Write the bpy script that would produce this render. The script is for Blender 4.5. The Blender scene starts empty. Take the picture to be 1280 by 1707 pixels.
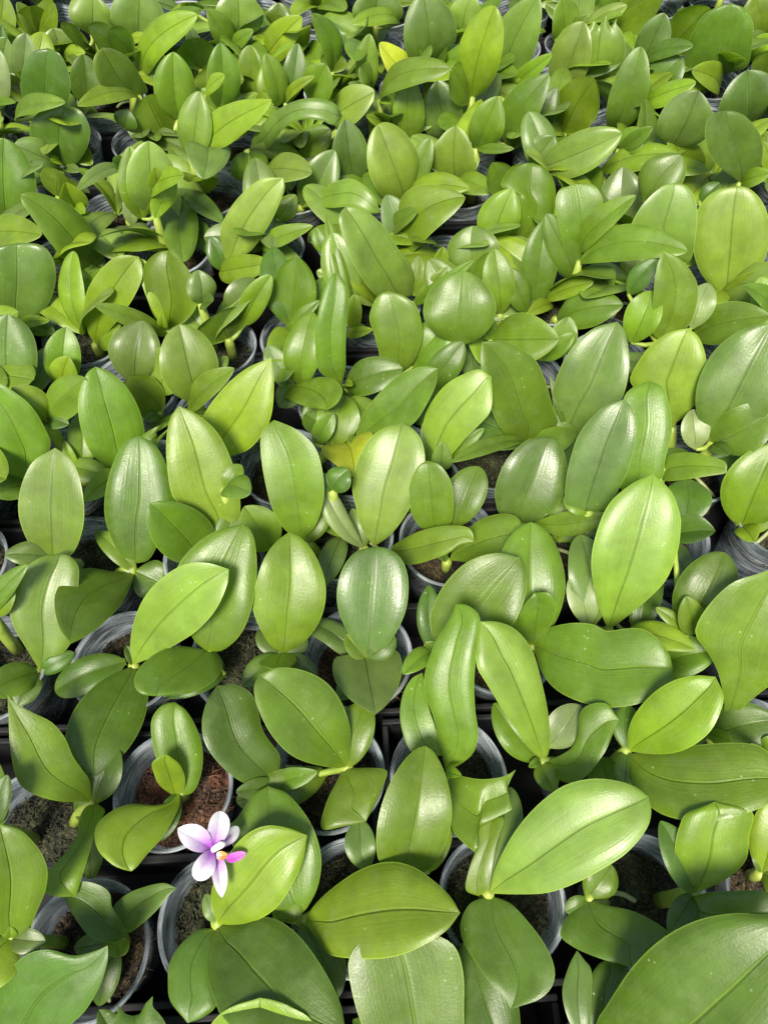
import bpy, math, random
import numpy as np
from mathutils import Vector, Matrix
R = random.Random(7)
sc = bpy.context.scene
COL = sc.collection
# ------------------------------------------------------------------ camera, sky, sun, exposure
RIM = .095                     # height of the pot rims above the bench
CAMH, PITCH, FPX = .57, math.radians(60), 1280.0
camd = bpy.data.cameras.new('camera'); cam = bpy.data.objects.new('camera', camd); COL.objects.link(cam)
camd.sensor_fit = 'VERTICAL'; camd.sensor_height = 24; camd.lens = 24*FPX/1707
camd.clip_start = .02; camd.clip_end = 200
cam.location = (0, 0, RIM+CAMH); cam.rotation_euler = (math.pi/2-PITCH, 0, 0)
sc.camera = cam
SUN_EL, SUN_AZ = math.radians(57), math.radians(197)       # azimuth: to the right of straight ahead
w = bpy.data.worlds.new('World'); sc.world = w; w.use_nodes = True
nt = w.node_tree; bg = nt.nodes['Background']
sky = nt.nodes.new('ShaderNodeTexSky'); sky.sky_type = 'NISHITA'; sky.sun_disc = False
sky.sun_elevation = SUN_EL; sky.sun_rotation = SUN_AZ; sky.air_density = 1.0; sky.dust_density = 3.0
nt.links.new(sky.outputs[0], bg.inputs[0]); bg.inputs[1].default_value = .11
sl = bpy.data.lights.new('sun', 'SUN'); sl.energy = 4.6; sl.angle = math.radians(15); sl.color = (1, .94, .82)
so = bpy.data.objects.new('sun', sl); COL.objects.link(so)
sd = Vector((math.sin(SUN_AZ)*math.cos(SUN_EL), math.cos(SUN_AZ)*math.cos(SUN_EL), math.sin(SUN_EL)))
so.rotation_euler = sd.to_track_quat('Z', 'Y').to_euler()
sc.view_settings.view_transform = 'Standard'; sc.view_settings.look = 'None'
sc.view_settings.exposure = 0.62; sc.view_settings.gamma = 1
# ------------------------------------------------------------------ helpers
CAM = Vector(cam.location); FW = Vector((0, math.cos(PITCH), -math.sin(PITCH)))
RT = Vector((1, 0, 0)); DN = Vector((0, -math.sin(PITCH), -math.cos(PITCH)))
def ray(p): return FW + RT*((p[0]-640)/FPX) + DN*((p[1]-853.5)/FPX)
def atz(p, z):                  # a photo pixel to the point at height z above the rims
    d = ray(p); return CAM + d*((RIM+z-CAM.z)/d.z)
def depth(v): return (v-CAM).dot(FW)
def link(o, parent=None):
    COL.objects.link(o)
    if parent: o.parent = parent
    return o
def mesh(name, verts, faces, mat, parent=None, uv=None, smooth=True):
    me = bpy.data.meshes.new(name); me.from_pydata([tuple(v) for v in verts], [], faces)
    if uv is not None:
        lay = me.uv_layers.new(name='UVMap'); vi = np.empty(len(me.loops), dtype=np.int32)
        me.loops.foreach_get('vertex_index', vi); lay.data.foreach_set('uv', np.asarray(uv, dtype=np.float32)[vi].ravel())
    me.polygons.foreach_set('use_smooth', [smooth]*len(me.polygons)); me.update()
    for m in (mat if isinstance(mat, list) else [mat]): me.materials.append(m)
    return link(bpy.data.objects.new(name, me), parent)
def nodes(name):
    m = bpy.data.materials.new(name); m.use_nodes = True; t = m.node_tree
    for n in list(t.nodes): t.nodes.remove(n)
    def N(ty, **k):
        n = t.nodes.new(ty)
        for a, b in k.items():
            if a.startswith('i_'): n.inputs[a[2:].replace('_', ' ')].default_value = b
            elif a[0] == '_': n.inputs[int(a[1:])].default_value = b
            else: setattr(n, a, b)
        return n
    return m, t, N, (lambda a, b: t.links.new(a, b))
def math_(N, L, op, a, b=None, c=None):
    n = N('ShaderNodeMath', operation=op)
    for i, v in enumerate((a, b, c)):
        if v is None: continue
        if isinstance(v, (int, float)): n.inputs[i].default_value = v
        else: L(v, n.inputs[i])
    return n.outputs[0]
def rng(N, L, v, a, b, c, d):
    n = N('ShaderNodeMapRange'); L(v, n.inputs[0])
    for i, q in enumerate((a, b, c, d)): n.inputs[i+1].default_value = q
    return n.outputs[0]
def mixc(N, L, f, a, b, mode='MIX'):
    n = N('ShaderNodeMix', data_type='RGBA', blend_type=mode)
    for s, v in ((0, f), (6, a), (7, b)):
        if isinstance(v, (int, float)): n.inputs[s].default_value = v
        elif isinstance(v, tuple): n.inputs[s].default_value = (*v, 1)
        else: L(v, n.inputs[s])
    return n.outputs[2]
# ------------------------------------------------------------------ materials
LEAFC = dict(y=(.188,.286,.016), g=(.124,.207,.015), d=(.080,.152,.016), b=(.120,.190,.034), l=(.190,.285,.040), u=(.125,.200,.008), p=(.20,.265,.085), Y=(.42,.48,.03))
_lm = {}
def leaf_mat(c, tint=None, gl=0):
    key = (c, tint, gl)
    if key in _lm: return _lm[key]
    base = np.array(LEAFC[c]);
    if tint: base = (base*.55+np.array(LEAFC[tint])*.45)
    trans = .34 if 'u' not in (c, tint or '') else .5
    rough = .34 if not gl else .26
    m, t, N, L = nodes('leaf_'+c+(tint or '')+('_gloss' if gl else ''))
    out = N('ShaderNodeOutputMaterial'); tc = N('ShaderNodeTexCoord'); oi = N('ShaderNodeObjectInfo')
    sep = N('ShaderNodeSeparateXYZ'); L(tc.outputs['UV'], sep.inputs[0]); u, v = sep.outputs[0], sep.outputs[1]
    au = math_(N, L, 'ABSOLUTE', math_(N, L, 'SUBTRACT', u, .5))          # 0 midrib .. .5 margin
    off = N('ShaderNodeCombineXYZ'); L(math_(N, L, 'MULTIPLY', oi.outputs['Random'], 37.0), off.inputs[0]); L(math_(N, L, 'MULTIPLY', oi.outputs['Random'], 91.0), off.inputs[1])
    add = N('ShaderNodeVectorMath', operation='ADD'); L(tc.outputs['Object'], add.inputs[0]); L(off.outputs[0], add.inputs[1])
    addu = N('ShaderNodeVectorMath', operation='ADD'); L(tc.outputs['UV'], addu.inputs[0]); L(off.outputs[0], addu.inputs[1])
    st = N('ShaderNodeVectorMath', operation='MULTIPLY'); L(addu.outputs[0], st.inputs[0]); st.inputs[1].default_value = (34, 1.6, 1)
    vein = N('ShaderNodeTexNoise', i_Scale=1.0, i_Detail=3.0, i_Roughness=.6); L(st.outputs[0], vein.inputs['Vector'])
    blot = N('ShaderNodeTexNoise', i_Scale=42.0, i_Detail=4.0, i_Roughness=.6); L(add.outputs[0], blot.inputs['Vector'])
    peb = N('ShaderNodeTexNoise', i_Scale=620.0, i_Detail=2.0); L(add.outputs[0], peb.inputs['Vector'])
    var = rng(N, L, oi.outputs['Random'], 0, 1, .82, 1.18)
    val = math_(N, L, 'MULTIPLY', var, math_(N, L, 'MULTIPLY', rng(N, L, vein.outputs[0], .3, .7, .94, 1.06), rng(N, L, blot.outputs[0], .25, .75, .74, 1.24)))
    rgb = tuple(base)
    hs = N('ShaderNodeHueSaturation'); hs.inputs['Color'].default_value = (*rgb, 1); L(val, hs.inputs['Value'])
    L(rng(N, L, math_(N, L, 'FRACT', math_(N, L, 'MULTIPLY', oi.outputs['Random'], 7.31)), 0, 1, .494, .512), hs.inputs['Hue'])
    col = hs.outputs[0]
    light = tuple(np.minimum(base*1.7+np.array((.05,.05,.02)), .7))
    # yellower towards the sheath, pale thin margin, midrib line
    col = mixc(N, L, rng(N, L, v, .0, .13, .5, 0), col, tuple(base*1.1+np.array((.10,.10,.0))))
    mid = rng(N, L, au, .003, .011, 1, 0)
    mcol = light if c in 'udg' else tuple(base*.55)
    col = mixc(N, L, math_(N, L, 'MULTIPLY', mid, .42), col, mcol)
    col = mixc(N, L, math_(N, L, 'MULTIPLY', rng(N, L, au, .483, .496, 0, 1), .6), col, light)
    # pale hard-water spots and small scars
    vo = N('ShaderNodeTexVoronoi', i_Scale=150.0); L(add.outputs[0], vo.inputs['Vector'])
    sp = math_(N, L, 'MULTIPLY', rng(N, L, vo.outputs['Distance'], .07, .13, 1, 0), rng(N, L, blot.outputs[0], .54, .66, 0, 1))
    col = mixc(N, L, math_(N, L, 'MULTIPLY', sp, .55), col, (.55,.58,.42))
    film = N('ShaderNodeTexNoise', i_Scale=75.0, i_Detail=5.0, i_Roughness=.7); L(add.outputs[0], film.inputs['Vector'])
    col = mixc(N, L, rng(N, L, film.outputs[0], .5, .8, 0, .13), col, (.36,.42,.25))
    b1 = N('ShaderNodeBump', i_Strength=.24, i_Distance=.0010); L(vein.outputs[0], b1.inputs['Height'])
    b2 = N('ShaderNodeBump', i_Strength=.24, i_Distance=.0006); L(peb.outputs[0], b2.inputs['Height']); L(b1.outputs[0], b2.inputs['Normal'])
    b3 = N('ShaderNodeBump', i_Strength=.6, i_Distance=.0016, invert=True); L(rng(N, L, au, .0, .022, 1, 0), b3.inputs['Height']); L(b2.outputs[0], b3.inputs['Normal'])
    pb = N('ShaderNodeBsdfPrincipled'); L(col, pb.inputs['Base Color']); L(b3.outputs[0], pb.inputs['Normal'])
    L(rng(N, L, film.outputs[0], .3, .75, rough-.06, rough+.16), pb.inputs['Roughness']); pb.inputs['Specular IOR Level'].default_value = .5
    pb.inputs['Coat Weight'].default_value = .42 if gl or c in 'lbp' else .12; pb.inputs['Coat Roughness'].default_value = .42; pb.inputs['Coat IOR'].default_value = 1.55
    tr = N('ShaderNodeBsdfTranslucent'); L(mixc(N, L, 1.0, col, (1.3,1.45,.6), 'MULTIPLY'), tr.inputs['Color']); L(b3.outputs[0], tr.inputs['Normal'])
    mx = N('ShaderNodeMixShader'); mx.inputs[0].default_value = trans
    L(pb.outputs[0], mx.inputs[1]); L(tr.outputs[0], mx.inputs[2]); L(mx.outputs[0], out.inputs[0])
    _lm[key] = m; return m
def simple(name, col, rough=.5, noise=None, bump=0, spec=.5):
    m, t, N, L = nodes(name); out = N('ShaderNodeOutputMaterial'); pb = N('ShaderNodeBsdfPrincipled')
    pb.inputs['Base Color'].default_value = (*col, 1); pb.inputs['Roughness'].default_value = rough; pb.inputs['Specular IOR Level'].default_value = spec
    if noise:
        tc = N('ShaderNodeTexCoord'); n = N('ShaderNodeTexNoise', i_Scale=noise[0], i_Detail=6.0, i_Roughness=.65); L(tc.outputs['Object'], n.inputs['Vector'])
        c = mixc(N, L, rng(N, L, n.outputs[0], .35, .65, 0, 1), col, noise[1]); L(c, pb.inputs['Base Color'])
        L(rng(N, L, n.outputs[0], .3, .7, rough-.1, rough+.12), pb.inputs['Roughness'])
        if bump:
            b = N('ShaderNodeBump', i_Strength=.6, i_Distance=bump); L(n.outputs[0], b.inputs['Height']); L(b.outputs[0], pb.inputs['Normal'])
    L(pb.outputs[0], out.inputs[0]); return m
def moss_mat(name, a, b, c):
    m, t, N, L = nodes(name); out = N('ShaderNodeOutputMaterial'); pb = N('ShaderNodeBsdfPrincipled', i_Roughness=.85)
    tc = N('ShaderNodeTexCoord'); oi = N('ShaderNodeObjectInfo'); ad = N('ShaderNodeVectorMath', operation='ADD')
    L(tc.outputs['Object'], ad.inputs[0]); L(oi.outputs['Random'], ad.inputs[1])
    n1 = N('ShaderNodeTexNoise', i_Scale=55.0, i_Detail=3.0); n2 = N('ShaderNodeTexNoise', i_Scale=420.0, i_Detail=4.0, i_Roughness=.7)
    L(ad.outputs[0], n1.inputs['Vector']); L(ad.outputs[0], n2.inputs['Vector'])
    col = mixc(N, L, rng(N, L, n1.outputs[0], .42, .6, 0, 1), a, b)
    col = mixc(N, L, rng(N, L, n2.outputs[0], .5, .72, 0, 1), col, c)
    L(col, pb.inputs['Base Color']); bp = N('ShaderNodeBump', i_Strength=1.0, i_Distance=.002); L(n2.outputs[0], bp.inputs['Height']); L(bp.outputs[0], pb.inputs['Normal'])
    L(pb.outputs[0], out.inputs[0]); return m
def pot_mat():
    m, t, N, L = nodes('clear_plastic'); out = N('ShaderNodeOutputMaterial'); tc = N('ShaderNodeTexCoord'); oi = N('ShaderNodeObjectInfo')
    mp = N('ShaderNodeVectorMath', operation='MULTIPLY'); L(tc.outputs['UV'], mp.inputs[0]); mp.inputs[1].default_value = (1.6, 42.0, 1)
    ad = N('ShaderNodeVectorMath', operation='ADD'); L(mp.outputs[0], ad.inputs[0]); L(oi.outputs['Random'], ad.inputs[1])
    wv = N('ShaderNodeTexNoise', i_Scale=1.0, i_Detail=3.0, i_Distortion=.25); L(ad.outputs[0], wv.inputs['Vector'])
    n2 = N('ShaderNodeTexNoise', i_Scale=40.0, i_Detail=4.0); L(tc.outputs['Object'], n2.inputs['Vector'])
    pb = N('ShaderNodeBsdfPrincipled', i_Roughness=.22); L(mixc(N, L, rng(N, L, wv.outputs[0], .4, .7, 0, 1), (.30,.34,.39), (.80,.85,.90)), pb.inputs['Base Color'])
    bp = N('ShaderNodeBump', i_Strength=.5, i_Distance=.0015); L(wv.outputs[0], bp.inputs['Height']); L(bp.outputs[0], pb.inputs['Normal'])
    tl = N('ShaderNodeBsdfTranslucent'); tl.inputs[0].default_value = (.62,.68,.75,1)
    tp = N('ShaderNodeBsdfTransparent'); tp.inputs[0].default_value = (.88,.91,.94,1)
    m1 = N('ShaderNodeMixShader'); m1.inputs[0].default_value = .3; L(pb.outputs[0], m1.inputs[1]); L(tl.outputs[0], m1.inputs[2])
    f = math_(N, L, 'MULTIPLY', rng(N, L, wv.outputs[0], .38, .68, .88, .52), rng(N, L, n2.outputs[0], .3, .7, .85, 1.1))
    mx = N('ShaderNodeMixShader'); L(f, mx.inputs[0]); L(m1.outputs[0], mx.inputs[1]); L(tp.outputs[0], mx.inputs[2])
    L(mx.outputs[0], out.inputs[0]); return m
M_POT = pot_mat()
M_TRAY = simple('black_plastic', (.006,.006,.007), .65, (60.0, (.014,.014,.016)), .0006, .25)
M_GROUND = simple('ground_cloth', (.012,.012,.012), .8, (90.0, (.03,.03,.028)), .001)
M_MOSS = [moss_mat('moss_brown', (.008,.006,.003), (.030,.019,.007), (.17,.12,.045)), moss_mat('moss_green', (.006,.007,.003), (.020,.024,.008), (.13,.125,.04)), moss_mat('moss_red', (.020,.012,.006), (.13,.048,.022), (.30,.15,.07))]
M_STEM = simple('stem_green', (.30,.36,.06), .45, (90.0, (.20,.29,.04)), .0004)
M_ROOT = simple('root_green', (.20,.24,.07), .55, (200.0, (.30,.32,.18)), .0004)
def petal_mat(name, ca, cb, e0, e1):
    m, t, N, L = nodes(name); out = N('ShaderNodeOutputMaterial'); tc = N('ShaderNodeTexCoord'); sep = N('ShaderNodeSeparateXYZ'); L(tc.outputs['UV'], sep.inputs[0])
    n = N('ShaderNodeTexNoise', i_Scale=500.0, i_Detail=3.0); L(tc.outputs['Object'], n.inputs['Vector'])
    au = math_(N, L, 'ABSOLUTE', math_(N, L, 'SUBTRACT', sep.outputs[0], .5))
    f = math_(N, L, 'ADD', math_(N, L, 'ADD', sep.outputs[1], math_(N, L, 'MULTIPLY', au, .3)), rng(N, L, n.outputs[0], 0, 1, -.12, .12))
    col = mixc(N, L, rng(N, L, f, e0, e1, 0, 1), ca, cb)
    pb = N('ShaderNodeBsdfPrincipled', i_Roughness=.5); L(col, pb.inputs['Base Color']); pb.inputs['Specular IOR Level'].default_value = .3
    tr = N('ShaderNodeBsdfTranslucent'); L(col, tr.inputs[0]); mx = N('ShaderNodeMixShader'); mx.inputs[0].default_value = .25
    L(pb.outputs[0], mx.inputs[1]); L(tr.outputs[0], mx.inputs[2]); L(mx.outputs[0], out.inputs[0]); return m
M_PETAL = petal_mat('petal_white_violet', (.36,.09,.50), (.70,.67,.70), .20, .82)
M_LIP = petal_mat('lip_magenta', (.42,.07,.44), (.58,.22,.54), .3, 1.1)
M_LOBE = petal_mat('lobe_orange', (.75,.66,.60), (.60,.28,.06), .25, .7)
M_COLUMN = simple('column_white', (.82,.80,.78), .45)
# ---- digitised plants: P(label, tile, crown, leaves); a leaf is (tip x, tip y, width, colour, options)
T = dict(A1=(0,1280,.375),A2=(400,1280,.375),A3=(800,1280,.375),B1=(0,900,.375),B2=(400,900,.375),B3=(800,900,.375),
 C1=(0,560,.3359),C2=(400,560,.3594),C3=(820,560,.3594),D1=(0,260,.3359),D2=(400,260,.3594),D3=(820,260,.3594),
 E1=(0,0,.3359),E2=(400,0,.3594),E3=(820,0,.3594))
PL = []
def P(label, tile, crown, leaves, **k): PL.append((label, tile, crown, leaves, k))
# front rows
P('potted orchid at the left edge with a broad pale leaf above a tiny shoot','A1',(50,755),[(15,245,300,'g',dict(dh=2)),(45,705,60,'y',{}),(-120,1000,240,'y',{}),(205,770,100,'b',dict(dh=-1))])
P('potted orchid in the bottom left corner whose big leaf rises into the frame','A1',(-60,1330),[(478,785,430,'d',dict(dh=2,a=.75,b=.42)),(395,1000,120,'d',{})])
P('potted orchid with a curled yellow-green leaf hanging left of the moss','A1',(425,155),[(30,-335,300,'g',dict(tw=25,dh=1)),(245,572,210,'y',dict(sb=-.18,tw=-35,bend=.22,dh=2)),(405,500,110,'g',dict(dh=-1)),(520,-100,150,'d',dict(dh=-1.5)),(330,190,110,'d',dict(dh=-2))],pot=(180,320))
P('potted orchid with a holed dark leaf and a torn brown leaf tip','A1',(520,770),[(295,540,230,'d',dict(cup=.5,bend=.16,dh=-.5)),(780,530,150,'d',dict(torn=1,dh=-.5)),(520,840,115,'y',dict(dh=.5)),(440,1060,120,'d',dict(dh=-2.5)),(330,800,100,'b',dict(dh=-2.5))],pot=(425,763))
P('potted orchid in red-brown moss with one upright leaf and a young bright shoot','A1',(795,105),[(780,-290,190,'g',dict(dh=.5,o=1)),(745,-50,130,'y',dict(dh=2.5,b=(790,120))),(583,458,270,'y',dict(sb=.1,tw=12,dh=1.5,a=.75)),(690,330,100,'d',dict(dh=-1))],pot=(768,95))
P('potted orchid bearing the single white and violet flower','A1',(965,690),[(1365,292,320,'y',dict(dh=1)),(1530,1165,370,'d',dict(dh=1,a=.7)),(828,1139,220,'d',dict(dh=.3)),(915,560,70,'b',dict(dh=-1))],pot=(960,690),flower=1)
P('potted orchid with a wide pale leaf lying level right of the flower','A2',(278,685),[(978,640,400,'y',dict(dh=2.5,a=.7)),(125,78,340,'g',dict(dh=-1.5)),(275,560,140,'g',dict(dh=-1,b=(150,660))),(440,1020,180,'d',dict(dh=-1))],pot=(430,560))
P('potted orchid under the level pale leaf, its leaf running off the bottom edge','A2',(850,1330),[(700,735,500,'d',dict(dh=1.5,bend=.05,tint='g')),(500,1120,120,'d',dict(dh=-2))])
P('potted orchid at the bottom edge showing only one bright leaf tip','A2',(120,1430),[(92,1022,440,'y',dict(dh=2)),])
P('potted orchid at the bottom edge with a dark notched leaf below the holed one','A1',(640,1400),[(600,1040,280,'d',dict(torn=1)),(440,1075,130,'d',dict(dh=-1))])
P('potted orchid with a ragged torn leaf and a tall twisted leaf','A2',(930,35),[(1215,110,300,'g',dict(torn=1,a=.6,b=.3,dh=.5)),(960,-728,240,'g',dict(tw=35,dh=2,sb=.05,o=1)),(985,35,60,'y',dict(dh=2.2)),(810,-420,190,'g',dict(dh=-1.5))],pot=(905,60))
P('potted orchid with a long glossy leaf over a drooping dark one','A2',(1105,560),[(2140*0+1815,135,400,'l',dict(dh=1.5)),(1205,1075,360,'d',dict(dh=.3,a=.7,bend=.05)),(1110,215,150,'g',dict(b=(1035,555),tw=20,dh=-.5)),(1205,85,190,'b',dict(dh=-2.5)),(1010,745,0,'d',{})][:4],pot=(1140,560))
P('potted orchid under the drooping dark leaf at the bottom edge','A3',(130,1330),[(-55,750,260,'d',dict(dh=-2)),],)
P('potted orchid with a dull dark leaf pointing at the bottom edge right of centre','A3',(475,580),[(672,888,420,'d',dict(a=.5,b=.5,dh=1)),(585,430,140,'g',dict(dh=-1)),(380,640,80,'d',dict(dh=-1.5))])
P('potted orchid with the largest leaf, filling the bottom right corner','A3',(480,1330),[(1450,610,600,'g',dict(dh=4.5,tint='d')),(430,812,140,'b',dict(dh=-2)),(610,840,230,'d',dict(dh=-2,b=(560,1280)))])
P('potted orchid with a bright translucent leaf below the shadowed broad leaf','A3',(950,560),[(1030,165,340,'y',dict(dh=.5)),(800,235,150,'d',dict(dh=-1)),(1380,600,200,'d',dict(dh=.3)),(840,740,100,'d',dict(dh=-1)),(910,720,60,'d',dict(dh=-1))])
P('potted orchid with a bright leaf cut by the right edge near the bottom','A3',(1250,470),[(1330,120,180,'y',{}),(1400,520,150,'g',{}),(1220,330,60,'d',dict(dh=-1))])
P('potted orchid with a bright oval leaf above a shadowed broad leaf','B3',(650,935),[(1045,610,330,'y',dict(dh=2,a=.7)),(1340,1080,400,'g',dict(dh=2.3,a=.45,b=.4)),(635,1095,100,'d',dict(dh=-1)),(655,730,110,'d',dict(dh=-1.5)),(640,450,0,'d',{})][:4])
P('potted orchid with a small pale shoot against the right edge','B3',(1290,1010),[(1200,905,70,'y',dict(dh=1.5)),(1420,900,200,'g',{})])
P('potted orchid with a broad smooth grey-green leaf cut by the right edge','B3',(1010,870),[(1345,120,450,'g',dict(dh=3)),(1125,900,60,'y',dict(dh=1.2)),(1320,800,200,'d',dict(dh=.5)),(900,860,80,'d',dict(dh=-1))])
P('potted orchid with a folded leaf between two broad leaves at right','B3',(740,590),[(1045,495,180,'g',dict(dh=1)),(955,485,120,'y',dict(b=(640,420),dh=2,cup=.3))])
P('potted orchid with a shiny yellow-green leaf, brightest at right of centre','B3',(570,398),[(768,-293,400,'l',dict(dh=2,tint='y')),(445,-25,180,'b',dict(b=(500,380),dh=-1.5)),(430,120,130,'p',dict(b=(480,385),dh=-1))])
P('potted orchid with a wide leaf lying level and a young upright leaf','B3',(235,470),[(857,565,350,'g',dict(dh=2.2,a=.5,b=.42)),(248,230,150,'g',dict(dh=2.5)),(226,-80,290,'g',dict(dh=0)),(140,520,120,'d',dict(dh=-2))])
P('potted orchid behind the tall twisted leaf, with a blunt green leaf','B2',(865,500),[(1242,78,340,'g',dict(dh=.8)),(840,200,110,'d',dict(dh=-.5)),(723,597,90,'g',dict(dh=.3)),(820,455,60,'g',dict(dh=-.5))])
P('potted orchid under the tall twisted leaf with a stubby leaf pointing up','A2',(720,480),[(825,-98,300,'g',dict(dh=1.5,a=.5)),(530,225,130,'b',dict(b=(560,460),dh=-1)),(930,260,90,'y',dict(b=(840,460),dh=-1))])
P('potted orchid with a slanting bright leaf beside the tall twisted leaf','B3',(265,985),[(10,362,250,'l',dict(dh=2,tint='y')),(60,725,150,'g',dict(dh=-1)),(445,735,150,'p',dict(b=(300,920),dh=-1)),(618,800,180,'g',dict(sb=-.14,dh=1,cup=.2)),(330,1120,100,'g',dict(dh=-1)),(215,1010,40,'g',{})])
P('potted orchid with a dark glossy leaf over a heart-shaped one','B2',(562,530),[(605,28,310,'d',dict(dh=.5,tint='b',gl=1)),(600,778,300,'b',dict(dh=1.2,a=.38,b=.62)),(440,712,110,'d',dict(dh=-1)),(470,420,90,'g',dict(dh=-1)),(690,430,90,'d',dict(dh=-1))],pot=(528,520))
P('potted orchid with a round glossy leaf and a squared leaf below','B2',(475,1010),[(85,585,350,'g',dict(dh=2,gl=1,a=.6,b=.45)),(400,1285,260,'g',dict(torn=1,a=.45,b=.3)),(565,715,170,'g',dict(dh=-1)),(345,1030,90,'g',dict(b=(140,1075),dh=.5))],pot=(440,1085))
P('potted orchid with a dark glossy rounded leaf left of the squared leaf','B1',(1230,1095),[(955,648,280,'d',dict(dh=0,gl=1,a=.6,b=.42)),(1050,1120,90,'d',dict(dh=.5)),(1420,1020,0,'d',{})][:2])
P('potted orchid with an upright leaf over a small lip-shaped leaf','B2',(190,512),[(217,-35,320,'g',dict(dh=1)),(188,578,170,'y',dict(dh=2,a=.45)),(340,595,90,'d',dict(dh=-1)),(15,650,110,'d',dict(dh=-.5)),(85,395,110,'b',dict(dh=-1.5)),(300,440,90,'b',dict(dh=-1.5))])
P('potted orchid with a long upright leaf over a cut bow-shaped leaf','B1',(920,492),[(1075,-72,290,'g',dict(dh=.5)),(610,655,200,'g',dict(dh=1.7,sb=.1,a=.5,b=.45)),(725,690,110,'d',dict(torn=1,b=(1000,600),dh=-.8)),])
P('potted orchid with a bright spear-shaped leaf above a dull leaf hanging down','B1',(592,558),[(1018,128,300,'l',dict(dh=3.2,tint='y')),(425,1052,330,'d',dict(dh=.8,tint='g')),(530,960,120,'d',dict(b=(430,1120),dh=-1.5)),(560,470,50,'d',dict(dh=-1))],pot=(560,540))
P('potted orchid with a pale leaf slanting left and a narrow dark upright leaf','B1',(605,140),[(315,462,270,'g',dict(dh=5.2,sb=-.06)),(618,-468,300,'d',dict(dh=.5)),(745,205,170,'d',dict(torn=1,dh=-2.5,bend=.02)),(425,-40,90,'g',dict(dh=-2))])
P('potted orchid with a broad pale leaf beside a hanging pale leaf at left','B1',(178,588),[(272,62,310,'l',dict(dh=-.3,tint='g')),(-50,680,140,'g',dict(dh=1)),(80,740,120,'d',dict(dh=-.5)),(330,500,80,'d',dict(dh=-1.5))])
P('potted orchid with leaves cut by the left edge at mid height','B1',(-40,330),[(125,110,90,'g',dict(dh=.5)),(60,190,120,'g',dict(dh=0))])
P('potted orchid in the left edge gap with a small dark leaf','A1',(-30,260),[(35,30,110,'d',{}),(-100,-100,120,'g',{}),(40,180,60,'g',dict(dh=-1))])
# middle rows
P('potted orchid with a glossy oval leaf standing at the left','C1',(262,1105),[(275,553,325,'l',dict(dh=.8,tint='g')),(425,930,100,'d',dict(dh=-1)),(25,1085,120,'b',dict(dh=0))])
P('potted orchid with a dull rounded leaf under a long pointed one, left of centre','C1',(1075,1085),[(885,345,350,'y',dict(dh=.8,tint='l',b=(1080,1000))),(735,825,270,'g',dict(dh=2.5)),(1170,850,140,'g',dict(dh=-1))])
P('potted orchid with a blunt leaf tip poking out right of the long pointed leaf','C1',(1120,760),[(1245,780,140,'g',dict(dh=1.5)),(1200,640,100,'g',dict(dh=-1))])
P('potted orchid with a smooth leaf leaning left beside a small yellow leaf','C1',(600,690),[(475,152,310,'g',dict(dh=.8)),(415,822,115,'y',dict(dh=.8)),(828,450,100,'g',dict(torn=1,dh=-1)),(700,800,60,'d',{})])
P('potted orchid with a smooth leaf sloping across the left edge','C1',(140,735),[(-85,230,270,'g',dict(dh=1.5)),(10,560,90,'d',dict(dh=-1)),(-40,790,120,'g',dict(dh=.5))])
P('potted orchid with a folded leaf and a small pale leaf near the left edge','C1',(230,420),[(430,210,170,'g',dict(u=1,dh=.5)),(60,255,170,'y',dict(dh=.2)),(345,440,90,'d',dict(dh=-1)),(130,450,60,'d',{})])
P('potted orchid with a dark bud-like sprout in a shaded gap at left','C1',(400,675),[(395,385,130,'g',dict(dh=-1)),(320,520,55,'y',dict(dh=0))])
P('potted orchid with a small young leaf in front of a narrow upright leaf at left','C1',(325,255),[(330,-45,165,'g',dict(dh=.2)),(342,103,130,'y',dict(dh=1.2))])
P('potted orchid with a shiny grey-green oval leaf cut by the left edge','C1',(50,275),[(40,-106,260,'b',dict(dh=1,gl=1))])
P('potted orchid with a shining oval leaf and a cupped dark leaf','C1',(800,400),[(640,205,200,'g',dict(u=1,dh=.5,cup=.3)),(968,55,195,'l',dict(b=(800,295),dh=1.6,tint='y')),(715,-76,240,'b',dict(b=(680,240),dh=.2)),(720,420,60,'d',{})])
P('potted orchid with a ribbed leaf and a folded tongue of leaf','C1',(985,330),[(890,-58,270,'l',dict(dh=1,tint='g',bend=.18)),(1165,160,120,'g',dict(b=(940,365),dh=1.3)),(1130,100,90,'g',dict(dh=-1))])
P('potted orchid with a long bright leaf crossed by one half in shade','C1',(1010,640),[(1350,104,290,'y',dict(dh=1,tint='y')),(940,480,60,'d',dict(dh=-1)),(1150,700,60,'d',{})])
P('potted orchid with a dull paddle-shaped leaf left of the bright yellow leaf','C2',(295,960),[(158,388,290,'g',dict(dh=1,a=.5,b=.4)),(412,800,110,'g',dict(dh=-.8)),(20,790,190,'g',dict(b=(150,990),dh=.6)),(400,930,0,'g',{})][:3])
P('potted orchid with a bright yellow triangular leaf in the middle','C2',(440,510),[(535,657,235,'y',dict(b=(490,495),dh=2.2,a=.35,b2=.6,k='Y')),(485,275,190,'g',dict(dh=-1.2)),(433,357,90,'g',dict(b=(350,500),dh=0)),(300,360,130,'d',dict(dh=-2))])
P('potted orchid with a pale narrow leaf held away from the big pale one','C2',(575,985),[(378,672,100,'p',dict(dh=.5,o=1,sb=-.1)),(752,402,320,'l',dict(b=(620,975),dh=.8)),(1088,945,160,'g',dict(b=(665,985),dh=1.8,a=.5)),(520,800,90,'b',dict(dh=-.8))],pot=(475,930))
P('potted orchid with a small dark leaf in the gap beside the big pale leaf','C2',(430,720),[(505,620,120,'d',dict(dh=-.5)),(360,640,70,'d',dict(dh=-1))])
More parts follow.
